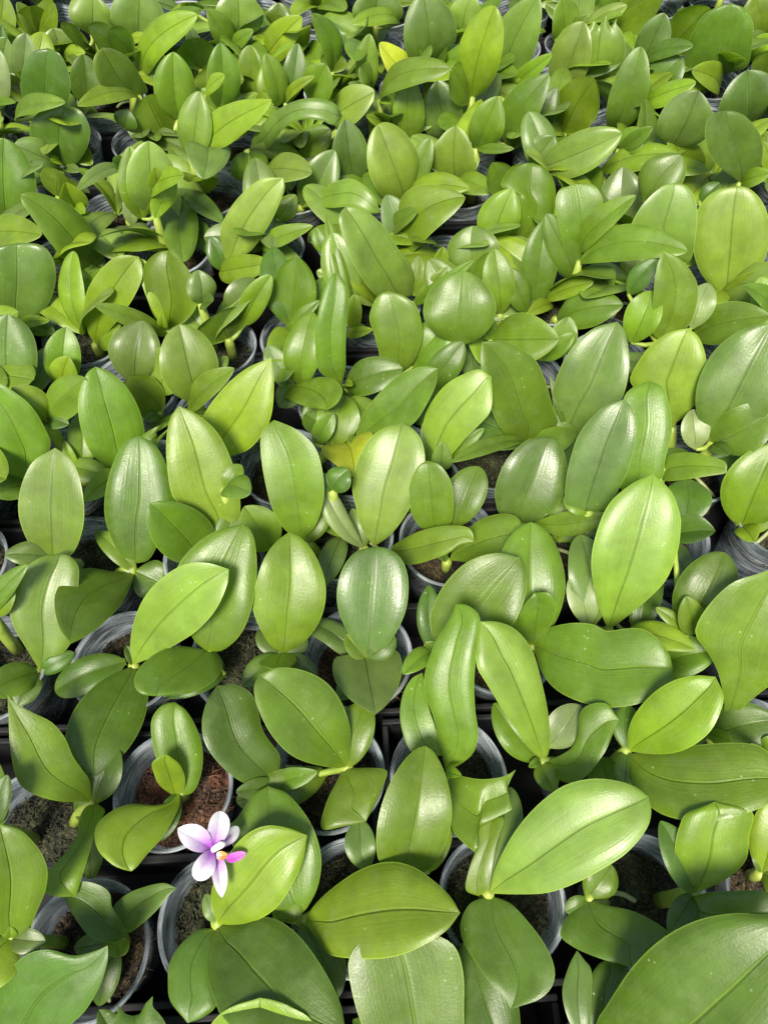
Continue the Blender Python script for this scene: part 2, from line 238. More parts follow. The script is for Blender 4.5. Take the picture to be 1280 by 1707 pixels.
P('potted orchid with a wavy-edged leaf in front of the big pale one','C2',(910,905),[(865,577,205,'g',dict(dh=1.7,wavy=1)),(1110,605,175,'d',dict(b=(1000,885),dh=-.6,tint='g'))])
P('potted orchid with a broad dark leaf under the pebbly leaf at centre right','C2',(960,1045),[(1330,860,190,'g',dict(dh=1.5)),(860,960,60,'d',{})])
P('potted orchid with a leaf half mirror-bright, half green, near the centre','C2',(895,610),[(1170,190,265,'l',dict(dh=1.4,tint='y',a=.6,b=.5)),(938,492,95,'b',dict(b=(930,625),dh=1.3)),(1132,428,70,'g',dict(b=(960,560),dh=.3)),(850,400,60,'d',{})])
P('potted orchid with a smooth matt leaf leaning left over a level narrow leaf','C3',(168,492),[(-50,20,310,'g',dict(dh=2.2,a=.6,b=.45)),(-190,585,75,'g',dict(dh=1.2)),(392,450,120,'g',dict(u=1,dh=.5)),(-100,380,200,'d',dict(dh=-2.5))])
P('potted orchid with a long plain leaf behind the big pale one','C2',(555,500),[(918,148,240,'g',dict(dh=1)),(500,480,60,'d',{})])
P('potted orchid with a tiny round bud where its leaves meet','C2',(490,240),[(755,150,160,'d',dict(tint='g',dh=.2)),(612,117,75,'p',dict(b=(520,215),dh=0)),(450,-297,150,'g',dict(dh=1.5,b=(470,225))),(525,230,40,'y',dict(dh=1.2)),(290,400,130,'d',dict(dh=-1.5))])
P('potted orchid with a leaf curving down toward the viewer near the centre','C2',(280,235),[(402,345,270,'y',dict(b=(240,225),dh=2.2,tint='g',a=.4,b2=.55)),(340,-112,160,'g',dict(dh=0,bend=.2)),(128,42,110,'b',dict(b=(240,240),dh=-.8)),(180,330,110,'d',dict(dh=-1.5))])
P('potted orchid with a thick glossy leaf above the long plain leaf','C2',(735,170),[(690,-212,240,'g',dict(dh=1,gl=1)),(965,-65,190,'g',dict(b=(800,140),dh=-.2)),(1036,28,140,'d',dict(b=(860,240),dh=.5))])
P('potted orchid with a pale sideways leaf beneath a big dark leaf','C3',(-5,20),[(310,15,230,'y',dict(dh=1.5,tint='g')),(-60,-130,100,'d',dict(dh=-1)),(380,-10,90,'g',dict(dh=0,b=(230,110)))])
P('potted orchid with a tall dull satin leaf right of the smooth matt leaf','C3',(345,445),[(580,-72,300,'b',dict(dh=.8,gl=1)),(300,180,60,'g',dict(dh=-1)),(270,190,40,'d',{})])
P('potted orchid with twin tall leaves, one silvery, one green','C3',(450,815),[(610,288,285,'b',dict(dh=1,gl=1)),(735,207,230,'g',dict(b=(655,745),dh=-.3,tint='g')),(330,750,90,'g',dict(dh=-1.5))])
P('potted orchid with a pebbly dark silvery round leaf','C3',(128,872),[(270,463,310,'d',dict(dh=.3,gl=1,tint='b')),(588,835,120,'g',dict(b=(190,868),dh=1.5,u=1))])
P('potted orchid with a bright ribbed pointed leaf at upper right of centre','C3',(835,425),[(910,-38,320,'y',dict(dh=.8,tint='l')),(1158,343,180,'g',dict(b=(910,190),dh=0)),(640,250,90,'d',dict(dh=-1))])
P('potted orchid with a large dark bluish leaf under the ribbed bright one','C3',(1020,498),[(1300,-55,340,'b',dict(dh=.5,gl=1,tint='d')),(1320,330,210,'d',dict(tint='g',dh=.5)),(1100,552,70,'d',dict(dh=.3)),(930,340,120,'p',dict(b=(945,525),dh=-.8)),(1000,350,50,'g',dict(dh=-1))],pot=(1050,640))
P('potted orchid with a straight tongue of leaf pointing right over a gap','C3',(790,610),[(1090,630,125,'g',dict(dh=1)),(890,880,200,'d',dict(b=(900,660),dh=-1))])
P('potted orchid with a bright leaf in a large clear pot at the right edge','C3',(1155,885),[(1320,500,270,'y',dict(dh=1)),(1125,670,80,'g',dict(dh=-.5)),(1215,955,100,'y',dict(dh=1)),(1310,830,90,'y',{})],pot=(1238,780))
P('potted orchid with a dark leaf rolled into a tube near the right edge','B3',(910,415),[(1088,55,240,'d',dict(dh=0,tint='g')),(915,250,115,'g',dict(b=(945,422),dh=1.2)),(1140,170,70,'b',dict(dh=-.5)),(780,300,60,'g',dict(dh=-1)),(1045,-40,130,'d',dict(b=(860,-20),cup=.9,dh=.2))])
# upper middle rows
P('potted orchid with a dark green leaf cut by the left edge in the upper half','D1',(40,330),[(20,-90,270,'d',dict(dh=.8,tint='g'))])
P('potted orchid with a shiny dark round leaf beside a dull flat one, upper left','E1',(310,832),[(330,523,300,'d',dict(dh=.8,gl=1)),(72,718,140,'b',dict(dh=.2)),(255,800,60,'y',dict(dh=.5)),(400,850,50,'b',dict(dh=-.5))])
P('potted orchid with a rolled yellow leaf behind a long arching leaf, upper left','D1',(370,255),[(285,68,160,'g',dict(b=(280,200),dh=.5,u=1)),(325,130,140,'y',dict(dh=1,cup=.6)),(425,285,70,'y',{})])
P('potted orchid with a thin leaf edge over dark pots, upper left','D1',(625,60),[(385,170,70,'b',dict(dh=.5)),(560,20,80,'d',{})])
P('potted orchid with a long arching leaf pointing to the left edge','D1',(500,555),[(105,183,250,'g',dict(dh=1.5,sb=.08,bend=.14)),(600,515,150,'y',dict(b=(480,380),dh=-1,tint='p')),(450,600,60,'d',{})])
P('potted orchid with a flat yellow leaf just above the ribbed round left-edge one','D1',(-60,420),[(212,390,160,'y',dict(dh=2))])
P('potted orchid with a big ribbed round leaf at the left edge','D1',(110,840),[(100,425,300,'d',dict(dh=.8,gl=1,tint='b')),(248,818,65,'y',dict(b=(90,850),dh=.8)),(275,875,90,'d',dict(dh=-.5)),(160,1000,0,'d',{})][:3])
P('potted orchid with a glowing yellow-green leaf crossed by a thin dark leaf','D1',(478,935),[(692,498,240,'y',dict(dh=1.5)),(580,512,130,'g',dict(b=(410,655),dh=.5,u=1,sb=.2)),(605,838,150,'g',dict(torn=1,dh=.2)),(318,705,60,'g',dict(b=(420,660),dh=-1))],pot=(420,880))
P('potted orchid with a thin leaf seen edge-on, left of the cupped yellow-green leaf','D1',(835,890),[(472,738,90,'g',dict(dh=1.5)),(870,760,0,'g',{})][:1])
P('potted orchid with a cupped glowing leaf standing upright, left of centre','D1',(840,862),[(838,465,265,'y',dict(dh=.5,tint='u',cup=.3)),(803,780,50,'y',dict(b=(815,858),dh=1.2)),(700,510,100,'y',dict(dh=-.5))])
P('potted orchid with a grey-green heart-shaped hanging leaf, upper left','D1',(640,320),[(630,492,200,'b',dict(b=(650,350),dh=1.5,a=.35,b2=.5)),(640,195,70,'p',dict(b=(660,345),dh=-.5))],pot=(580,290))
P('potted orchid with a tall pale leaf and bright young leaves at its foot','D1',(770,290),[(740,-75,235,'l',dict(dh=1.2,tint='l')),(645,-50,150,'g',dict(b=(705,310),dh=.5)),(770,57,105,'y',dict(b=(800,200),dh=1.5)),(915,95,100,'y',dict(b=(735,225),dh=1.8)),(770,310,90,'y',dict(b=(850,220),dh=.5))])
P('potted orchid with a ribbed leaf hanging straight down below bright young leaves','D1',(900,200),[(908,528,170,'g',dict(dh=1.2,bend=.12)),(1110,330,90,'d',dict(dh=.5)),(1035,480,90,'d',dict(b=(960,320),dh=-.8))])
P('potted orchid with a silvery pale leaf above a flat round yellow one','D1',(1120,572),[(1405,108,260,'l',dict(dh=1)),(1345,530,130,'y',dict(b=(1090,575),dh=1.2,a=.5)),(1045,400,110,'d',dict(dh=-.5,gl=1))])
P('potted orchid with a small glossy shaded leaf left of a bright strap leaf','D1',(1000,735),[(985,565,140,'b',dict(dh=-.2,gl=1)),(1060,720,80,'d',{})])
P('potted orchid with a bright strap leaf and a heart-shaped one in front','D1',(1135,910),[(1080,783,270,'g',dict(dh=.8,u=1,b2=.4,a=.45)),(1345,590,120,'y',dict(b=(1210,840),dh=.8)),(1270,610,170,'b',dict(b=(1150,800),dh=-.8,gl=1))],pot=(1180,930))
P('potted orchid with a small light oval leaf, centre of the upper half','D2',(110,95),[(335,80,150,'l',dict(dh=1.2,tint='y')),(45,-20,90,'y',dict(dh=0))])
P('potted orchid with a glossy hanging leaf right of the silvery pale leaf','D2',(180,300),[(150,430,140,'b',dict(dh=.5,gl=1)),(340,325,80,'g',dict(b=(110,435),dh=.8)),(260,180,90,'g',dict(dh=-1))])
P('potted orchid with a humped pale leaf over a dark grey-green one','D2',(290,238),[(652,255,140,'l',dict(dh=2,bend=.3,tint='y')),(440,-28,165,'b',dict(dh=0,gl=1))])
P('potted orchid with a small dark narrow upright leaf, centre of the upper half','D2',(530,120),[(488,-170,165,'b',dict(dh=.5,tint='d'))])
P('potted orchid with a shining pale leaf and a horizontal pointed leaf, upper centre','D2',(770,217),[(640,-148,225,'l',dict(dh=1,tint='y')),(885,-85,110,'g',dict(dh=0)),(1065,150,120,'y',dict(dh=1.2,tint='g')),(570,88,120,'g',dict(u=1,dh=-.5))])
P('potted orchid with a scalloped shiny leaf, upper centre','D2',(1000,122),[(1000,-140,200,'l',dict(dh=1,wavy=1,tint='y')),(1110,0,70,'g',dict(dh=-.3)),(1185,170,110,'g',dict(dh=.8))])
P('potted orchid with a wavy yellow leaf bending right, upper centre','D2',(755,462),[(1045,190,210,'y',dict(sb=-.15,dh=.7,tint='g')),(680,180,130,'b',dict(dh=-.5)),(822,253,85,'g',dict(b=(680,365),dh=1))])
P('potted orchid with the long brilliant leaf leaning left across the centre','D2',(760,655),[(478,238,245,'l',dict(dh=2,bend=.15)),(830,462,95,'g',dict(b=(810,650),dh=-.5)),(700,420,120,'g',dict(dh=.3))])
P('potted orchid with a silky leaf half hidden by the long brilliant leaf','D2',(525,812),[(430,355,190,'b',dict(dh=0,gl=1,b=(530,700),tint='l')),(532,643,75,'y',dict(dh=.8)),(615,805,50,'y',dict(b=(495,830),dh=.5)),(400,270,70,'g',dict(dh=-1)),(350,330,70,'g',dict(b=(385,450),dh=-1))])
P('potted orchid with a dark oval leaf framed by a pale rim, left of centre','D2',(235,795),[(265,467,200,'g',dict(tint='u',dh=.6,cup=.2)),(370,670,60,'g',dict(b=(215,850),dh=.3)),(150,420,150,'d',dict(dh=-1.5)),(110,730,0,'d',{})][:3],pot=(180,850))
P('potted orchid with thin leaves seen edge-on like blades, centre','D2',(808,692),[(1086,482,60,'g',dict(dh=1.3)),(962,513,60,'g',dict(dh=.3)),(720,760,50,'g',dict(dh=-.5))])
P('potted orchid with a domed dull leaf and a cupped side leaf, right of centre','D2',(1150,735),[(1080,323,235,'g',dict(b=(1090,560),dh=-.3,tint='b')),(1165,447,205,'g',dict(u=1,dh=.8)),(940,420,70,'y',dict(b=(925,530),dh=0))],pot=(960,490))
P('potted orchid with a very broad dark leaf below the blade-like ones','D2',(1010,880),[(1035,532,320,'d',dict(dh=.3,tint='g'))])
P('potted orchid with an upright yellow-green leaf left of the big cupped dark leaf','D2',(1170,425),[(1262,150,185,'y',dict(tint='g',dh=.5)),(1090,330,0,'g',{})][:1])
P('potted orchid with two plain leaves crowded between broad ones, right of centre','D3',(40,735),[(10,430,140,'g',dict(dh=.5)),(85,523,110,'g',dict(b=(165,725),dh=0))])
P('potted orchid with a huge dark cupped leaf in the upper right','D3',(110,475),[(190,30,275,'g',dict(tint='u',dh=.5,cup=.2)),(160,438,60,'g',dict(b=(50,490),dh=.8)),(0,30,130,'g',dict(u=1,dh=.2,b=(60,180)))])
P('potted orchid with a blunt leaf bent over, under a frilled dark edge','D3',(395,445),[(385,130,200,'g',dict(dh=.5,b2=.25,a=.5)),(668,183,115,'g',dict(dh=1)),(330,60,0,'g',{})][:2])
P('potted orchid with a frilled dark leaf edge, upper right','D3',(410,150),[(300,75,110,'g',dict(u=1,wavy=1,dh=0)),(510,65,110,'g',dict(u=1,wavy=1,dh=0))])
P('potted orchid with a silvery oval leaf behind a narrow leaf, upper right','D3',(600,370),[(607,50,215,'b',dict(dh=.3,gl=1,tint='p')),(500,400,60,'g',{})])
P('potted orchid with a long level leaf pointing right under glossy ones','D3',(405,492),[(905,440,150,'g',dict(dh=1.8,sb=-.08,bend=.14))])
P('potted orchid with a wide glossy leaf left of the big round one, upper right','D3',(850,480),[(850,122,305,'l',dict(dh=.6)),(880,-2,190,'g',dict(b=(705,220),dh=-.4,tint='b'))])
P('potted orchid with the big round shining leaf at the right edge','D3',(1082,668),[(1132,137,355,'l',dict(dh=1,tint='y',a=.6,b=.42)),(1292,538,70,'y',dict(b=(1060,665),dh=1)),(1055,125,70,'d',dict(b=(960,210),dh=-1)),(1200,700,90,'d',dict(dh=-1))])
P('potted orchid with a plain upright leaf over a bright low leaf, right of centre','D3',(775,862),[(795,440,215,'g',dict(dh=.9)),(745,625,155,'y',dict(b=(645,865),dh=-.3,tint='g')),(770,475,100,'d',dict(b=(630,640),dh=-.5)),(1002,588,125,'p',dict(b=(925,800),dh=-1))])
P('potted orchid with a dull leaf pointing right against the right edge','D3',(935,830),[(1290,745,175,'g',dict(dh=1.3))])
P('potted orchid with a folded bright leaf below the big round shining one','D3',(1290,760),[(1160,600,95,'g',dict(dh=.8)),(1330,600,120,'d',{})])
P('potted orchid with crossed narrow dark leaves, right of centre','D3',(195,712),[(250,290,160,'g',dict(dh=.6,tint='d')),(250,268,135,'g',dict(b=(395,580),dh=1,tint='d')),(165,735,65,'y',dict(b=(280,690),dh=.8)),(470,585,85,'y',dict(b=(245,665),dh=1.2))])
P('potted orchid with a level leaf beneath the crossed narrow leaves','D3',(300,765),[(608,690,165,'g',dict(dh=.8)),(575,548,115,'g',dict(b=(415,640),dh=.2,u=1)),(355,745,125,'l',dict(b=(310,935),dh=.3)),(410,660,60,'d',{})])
# far rows
P('potted orchid cut by the left edge at the very top with a bright leaf','E1',(10,170),[(25,-30,140,'l',dict(tint='y')),(70,150,80,'g',dict(u=1))])
P('potted orchid with a glowing cupped leaf at the top left','E1',(190,185),[(150,30,150,'y',dict(tint='u')),(280,30,150,'y',dict(tint='u')),(85,10,80,'g',dict(dh=-.5))])
P('potted orchid with a bright shiny oval leaf cut by the top edge, left','E1',(460,170),[(460,-40,215,'l',{}),(300,125,90,'g',dict(u=1,dh=.5,b=(445,230)))])
P('potted orchid with a broad pale leaf cut by the top edge, left of centre','E1',(690,230),[(695,-70,255,'b',dict(tint='l',gl=1)),(742,182,60,'y',dict(b=(640,235),dh=.6))])
P('potted orchid with a low grey-green leaf behind the dark oval one, top left','E1',(320,300),[(265,138,220,'b',dict(gl=1,tint='p',dh=0)),(425,262,80,'y',dict(dh=.3)),(430,275,0,'d',{})][:2])
P('potted orchid with a narrow ribbed leaf near the left edge, top left','E1',(110,405),[(130,163,125,'b',dict(tint='p',gl=1)),(85,360,50,'y',{})])
P('potted orchid with shiny leaves cut by the left edge, top left','E1',(-10,380),[(35,188,120,'b',dict(gl=1)),(10,120,80,'d',{})])
P('potted orchid with a silvery leaf cut by the left edge, above a green one','E1',(-10,540),[(0,248,120,'p',dict(gl=1)),(80,510,40,'g',{})])
P('potted orchid with a dark oval leaf with a sunlit base, top left','E1',(220,545),[(238,237,250,'d',dict(gl=1,dh=.5)),(328,508,90,'g',dict(b=(80,600),dh=.8))])
P('potted orchid with a dark leaf behind the pale ribbed one, top left','E1',(430,530),[(415,268,155,'d',dict(dh=-.3)),(400,590,110,'g',dict(dh=0))])
P('potted orchid with a pale ribbed leaf leaning left, top left','E1',(690,480),[(505,235,220,'l',dict(dh=.8,tint='g')),(385,525,85,'g',dict(dh=1,tint='y')),(640,545,110,'d',dict(b=(620,640),dh=-.5))])
P('potted orchid with a cupped dark leaf above the pale ribbed one','E1',(665,310),[(440,135,160,'g',dict(u=1,dh=.6)),(540,150,130,'g',dict(u=1,dh=.4))])
P('potted orchid with a slanting bright leaf under a folded edge, top left of centre','E1',(712,380),[(980,72,140,'y',dict(dh=.8)),(1005,50,65,'g',dict(b=(775,140),dh=.4,u=1))])
P('potted orchid with two cupped yellow-green leaves behind the tall pale leaf','E1',(840,720),[(725,475,210,'g',dict(tint='u',dh=.2)),(630,640,90,'g',dict(dh=-.5))])
P('potted orchid with a plain oval leaf near the top, left of centre','E1',(895,600),[(862,257,195,'g',dict(dh=.3)),(1000,340,0,'g',{})][:1])
P('potted orchid with a large pointed bright leaf and a narrow pale one, top left','E1',(955,785),[(990,452,160,'l',dict(tint='g',dh=.3)),(1355,490,200,'y',dict(b=(975,725),dh=1)),(1010,890,210,'b',dict(b=(1020,720),dh=1,a=.4,b2=.6)),(1115,372,65,'y',dict(b=(1020,470),dh=-.3))])
P('potted orchid with a plain dull oval leaf, upper left of centre','E1',(1090,535),[(1095,212,160,'g',dict(dh=.5)),(1000,440,70,'g',dict(dh=-1))])
P('potted orchid with a narrow upright green leaf, upper left of centre','E2',(45,465),[(50,208,115,'g',{}),(115,298,85,'l',dict(b=(165,510),dh=-.3))])
P('potted orchid with a drooping dark leaf near the top, left of centre','E1',(1000,345),[(950,190,180,'g',dict(u=1,dh=.2)),(940,130,80,'b',dict(dh=-.5))])
P('potted orchid with a pointed leaf standing near the top edge, left','E1',(1145,255),[(1028,48,120,'g',dict(dh=.5)),(1258,150,70,'g',dict(dh=.2)),(1240,200,90,'d',dict(dh=-.5))])
P('potted orchid with a pale shiny leaf cut by the top edge, centre left','E1',(1180,175),[(1175,-50,230,'l',dict(gl=1)),(950,10,110,'g',dict(u=1,b=(960,60)))])
P('potted orchid with a bright leaf pointing up right near the top centre','E2',(125,275),[(288,77,130,'y',dict(dh=.6)),(180,12,115,'g',dict(b=(190,130),dh=-.5,gl=1)),(220,230,80,'d',dict(dh=-1))])
P('potted orchid with a cupped yellow leaf cut by the top edge, centre left','E2',(370,115),[(400,-10,200,'y',dict(tint='u')),(430,130,0,'g',{})][:1])
P('potted orchid with a bent narrow dark leaf near the top centre','E2',(425,335),[(335,62,100,'g',dict(sb=.12,dh=.3)),(430,103,140,'b',dict(b=(420,230),dh=-.8)),(440,235,120,'g',dict(dh=-.5,u=1))])
P('potted orchid with a curled leaf tip above a small oval leaf, top centre','E2',(605,415),[(600,155,100,'g',dict(dh=.3)),(530,280,110,'g',dict(b=(570,200),dh=1.2)),(560,302,105,'g',dict(dh=.3))])
P('potted orchid with a shady pale leaf cut by the top edge, centre','E2',(630,120),[(640,-60,225,'b',dict(tint='g')),(515,110,85,'y',dict(b=(740,105),dh=.5,tint='g'))])
P('potted orchid with a vivid yellow arching leaf, top centre','E2',(795,355),[(645,200,130,'y',dict(sb=-.12,dh=.8,k='Y')),(770,230,90,'d',dict(dh=-1))])
P('potted orchid with a large dull leaf cut by the top edge, right of centre','E2',(870,310),[(850,-30,235,'b',dict(dh=.6,tint='g')),(830,240,100,'g',dict(u=1,dh=.6,b=(900,300))),(960,235,110,'g',dict(u=1,dh=.6,b=(900,300)))])
P('potted orchid with a narrow upright leaf and a level one, upper centre','E2',(785,690),[(775,340,140,'g',dict(dh=.9)),(850,740,85,'g',dict(dh=.3)),(715,545,50,'l',dict(b=(730,610),dh=-.6))])
P('potted orchid with a level arching leaf ending in a fold, top right of centre','E2',(650,470),[(975,318,115,'g',dict(dh=1,bend=.2)),(700,480,40,'y',dict(dh=0))])
P('potted orchid with a frosted oval leaf, upper right of centre','E2',(965,645),[(915,370,185,'b',dict(dh=.5,gl=1))])
P('potted orchid with a tall clear yellow-green leaf, top right of centre','E2',(1075,450),[(1182,27,195,'y',dict(dh=.8)),(985,315,140,'g',dict(u=1,dh=.8,b=(1060,480)))])
P('potted orchid with a dark rolled edge cut by the top edge, right of centre','E2',(1030,145),[(1212,0,65,'g',dict(u=1)),(1080,-30,140,'l',dict(dh=-.3))])
P('potted orchid with a tall silvery leaf over two narrow folded leaves, top right','E3',(45,440),[(215,-15,200,'l',dict(tint='b',gl=1,dh=.8,b=(45,385))),(278,252,75,'y',dict(tint='g',dh=.9)),(140,345,60,'y',dict(dh=.4))])
P('potted orchid with a smooth oval leaf leaning right, upper right of centre','E2',(1095,690),[(1195,447,155,'g',dict(tint='y',dh=.4)),(1270,690,45,'g',dict(dh=0))])
P('potted orchid with a long arched leaf like a bridge, upper centre','E2',(45,705),[(478,530,160,'b',dict(bend=.36,dh=.8,tint='g',sb=.08)),(45,695,70,'y',dict(b=(300,740),dh=.4))])
P('potted orchid with a pale ribbed leaf right of the bridge-like leaf','E2',(480,590),[(625,425,150,'l',dict(tint='y',b=(430,560),dh=.6)),(420,600,125,'g',dict(b=(280,720),dh=-.5))])
P('potted orchid with a thin stem-like leaf and a shaded oval leaf, top centre','E2',(215,480),[(400,298,145,'g',dict(b=(330,475),dh=.3)),(348,352,45,'y',dict(dh=.2)),(120,248,105,'g',dict(b=(180,490),dh=.2)),(270,200,100,'d',dict(dh=-1))])
P('potted orchid with a dark leaf below the large pointed bright one','E2',(40,840),[(15,705,130,'d',dict(tint='g',dh=.3))])
P('potted orchid with an inclined plain leaf, upper right of centre','E3',(70,680),[(265,345,175,'g',dict(dh=.7)),(300,400,100,'d',dict(dh=-.5,b=(210,640))),(40,445,110,'y',dict(b=(10,640),dh=.2))])
P('potted orchid with a white-glinting oval leaf, top right','E3',(310,425),[(425,100,180,'l',dict(gl=1,dh=.4)),(250,350,0,'d',{})][:1])
P('potted orchid with a dark glowing leaf seen from below, upper right','E3',(330,620),[(475,365,200,'y',dict(tint='u',dh=.5)),(240,610,60,'g',dict(dh=0))])
P('potted orchid with a ragged pale leaf, top right','E3',(480,380),[(515,65,230,'l',dict(torn=1,dh=.4,tint='g'))])
P('potted orchid with a narrow grey-green leaf twisted upward, upper right','E3',(560,610),[(690,215,160,'g',dict(dh=.5,tint='d',tw=20))])
P('potted orchid with a flat green leaf cut by the top edge, right','E3',(340,200),[(325,-10,140,'g',{}),(440,70,70,'g',dict(dh=-.3))])
P('potted orchid with a wide dark leaf cut by the top edge, right','E3',(500,140),[(800,-40,230,'y',dict(tint='u',dh=1)),(560,-40,130,'g',dict(u=1))])
P('potted orchid with a shining edge behind the large dark leaf, top right','E3',(690,300),[(800,60,140,'b',dict(gl=1,dh=-.3)),(932,212,75,'g',dict(dh=.3,tint='d')),(880,265,150,'d',dict(b=(740,445),dh=-.6))])
P('potted orchid with a bright narrow leaf like a boat, upper right','E3',(700,488),[(945,383,95,'y',dict(dh=.8)),(655,330,80,'g',dict(dh=0))])
P('potted orchid with a very large dark upright leaf, top right','E3',(985,385),[(1110,15,310,'d',dict(tint='g',dh=.6)),(1010,35,170,'y',dict(tint='u',b=(810,240),dh=.2)),(925,325,110,'y',dict(b=(1050,420),dh=.6))])
P('potted orchid with a dark satin oval leaf above another near the right edge','E3',(1175,580),[(1180,325,245,'d',dict(tint='b',dh=.5))])
P('potted orchid with a shiny dull oval leaf beside the dark round one, upper right','E3',(830,680),[(955,420,235,'b',dict(gl=1,dh=.5))])
P('potted orchid with a big dark round leaf near the right edge','E3',(1150,850),[(1080,510,280,'d',dict(tint='b',dh=.9)),(1290,800,80,'y',dict(dh=.2))])
P('potted orchid with a rolled bright leaf near the right edge, upper right','E3',(960,840),[(820,630,140,'y',dict(cup=.5,dh=.9)),(940,575,130,'g',dict(dh=-.2))])
P('potted orchid with a flat bright strap leaf running right, upper right','E3',(495,795),[(860,715,115,'y',dict(dh=.5)),])
P('potted orchid with a striped silvery leaf pointing right, upper right','E3',(225,780),[(602,618,175,'l',dict(dh=.8,tint='b',gl=1)),(285,632,125,'b',dict(dh=-.3,gl=1,b=(200,760)))])
P('potted orchid with a low dull leaf in the gap, upper right','E3',(590,700),[(745,590,70,'g',dict(dh=.2)),(720,625,120,'g',dict(dh=-.3))])
P('potted orchid with a tall green leaf in the top right corner','E3',(1225,190),[(1220,-40,170,'g',dict(tint='y')),(1300,165,90,'y',dict(b=(1195,275),dh=.2)),(1310,240,130,'g',dict(b=(1225,390),dh=0,u=1))])
P('potted orchid with a narrow bright leaf against the right edge, upper half','E3',(1290,850),[(1255,655,70,'y',{}),(1300,580,90,'d',{})])
# ---- leaf outlines of the larger leaves: O(block tile, block tip, tile, base, left edge, right edge, tip), edges seen from base to tip
OUTL = {}
def O(kt, kx, ky, tile, base, left, right, tip): OUTL[(kt, kx, ky)] = (tile, base, left, right, tip)
O('A1',15,245,'A1',(50,760),[(-60,700),(-110,500),(-80,330)],[(120,745),(165,640),(205,540),(212,450),(180,370),(110,290),(50,260)],(-5,250))
O('A1',478,785,'A1',(-60,1330),[(-60,1100),(0,960),(60,880),(130,825),(220,808),(330,835),(420,815)],[(200,1300),(300,1160),(380,1080),(440,980),(475,880),(482,830)],(480,790))
O('A1',245,572,'A1',(425,155),[(468,190),(440,240),(420,300),(400,370),(370,470),(350,540)],[(375,180),(348,250),(345,300),(290,380),(220,450),(160,500),(180,545),(250,572)],(335,572))
O('A1',30,-335,'B1',(408,1160),[(390,1165),(250,1160),(130,1120),(75,1060),(48,930),(40,800)],[(405,1110),(395,1060),(330,970),(290,880),(230,810),(150,770),(70,725)],(35,690))
O('A1',295,540,'A1',(575,745),[(500,775),(450,770),(390,740),(330,660),(300,610)],[(540,680),(500,620),(490,560),(450,525),(380,505),(335,520)],(290,575))
O('A1',780,530,'A1',(575,735),[(520,680),(505,620),(560,565),(640,530),(730,512)],[(600,720),(660,670),(710,620),(750,570)],(785,535))
O('A1',520,840,'A1',(475,768),[(540,765),(575,770),(572,810),(550,835)],[(462,790),(465,820),(490,838)],(520,842))
O('A1',583,458,'A1',(798,105),[(800,160),(770,230),(720,310),(650,390),(610,440)],[(760,148),(690,165),(590,160),(510,185),(440,240),(422,300),(440,370),(500,430),(550,452)],(585,460))
O('A1',780,-290,'B1',(800,1139),[(740,1080),(695,970),(675,880),(675,800),(710,745),(750,725)],[(860,1120),(895,1040),(902,940),(880,850),(830,760)],(780,722))
O('A1',745,-50,'B1',(775,1140),[(710,1090),(680,1020),(682,985)],[(815,1120),(823,1060),(800,1000),(760,965)],(735,952))
O('A1',1365,292,'A1',(965,695),[(945,620),(942,540),(985,440),(1050,340),(1120,280),(1197,256),(1287,270)],[(1070,698),(1160,670),(1240,610),(1310,500),(1350,400)],(1366,300))
O('A1',1530,1165,'A1',(968,700),[(1080,695),(1170,662),(1260,690),(1350,770),(1440,900),(1510,1040)],[(930,790),(918,880),(930,960),(960,1050),(1000,1120),(1150,1250),(1400,1260)],(1535,1160))
O('A1',828,1139,'A1',(955,715),[(945,800),(935,900),(950,990),(960,1060),(900,1110)],[(880,720),(800,790),(755,870),(748,960),(760,1040)],(835,1135))
O('A2',978,640,'A2',(278,685),[(340,600),(430,520),(540,450),(660,417),(770,440),(870,510),(940,580)],[(320,730),(370,800),(420,838),(600,850),(720,830),(830,780),(920,720)],(978,645))
O('A2',125,78,'A2',(270,650),[(100,600),(0,400),(-60,280),(-10,220),(60,120)],[(300,620),(345,530),(362,420),(345,320),(300,220),(210,115)],(125,80))
O('A2',700,735,'A2',(850,1330),[(620,1300),(540,1139),(495,980),(485,850),(560,760)],[(980,1250),(995,1050),(990,900),(950,790),(850,740)],(700,735))
O('A2',92,1022,'A2',(120,1430),[(-200,1300),(-120,1130),(-30,1060)],[(400,1350),(330,1139),(220,1060),(140,1030)],(88,1022))
O('A2',1215,110,'A2',(930,30),[(960,32),(1060,50),(1140,45),(1190,30)],[(912,100),(915,190),(945,280),(1000,340),(1050,370),(1062,265),(1130,225),(1210,180),(1185,120),(1195,70)],(1225,8))
O('A2',960,-728,'B2',(915,1030),[(900,960),(890,900),(860,790),(822,680),(820,600),(840,530),(870,450),(930,350)],[(990,990),(1040,940),(1058,860),(1045,760),(1040,640),(1050,500),(1065,380),(1060,330),(1010,290)],(960,285))
O('A2',810,-420,'B2',(900,960),[(770,950),(715,820),(720,700),(760,620)],[(890,900),(840,750),(825,660)],(810,590))
O('A2',1815,135,'A3',(40,558),[(70,440),(150,290),(250,170),(370,80),(500,48),(620,60),(700,90)],[(160,562),(300,555),(430,510),(560,440),(660,370),(740,270),(760,190)],(748,130))
O('A2',1205,1075,'A3',(45,568),[(130,600),(210,680),(290,790),(330,890),(320,970),(260,1030)],[(-40,600),(-85,680),(-80,760),(-30,850),(40,950),(110,1030)],(135,1072))
O('A2',1110,215,'A2',(1060,570),[(1005,545),(1010,480),(1035,400),(1065,330),(1062,265)],[(1095,540),(1110,430),(1140,330),(1170,225)],(1120,222))
O('A3',672,888,'A3',(478,582),[(560,610),(700,645),(840,735),(780,790),(710,850)],[(420,620),(370,690),(358,750),(430,805),(540,850),(620,872)],(675,887))
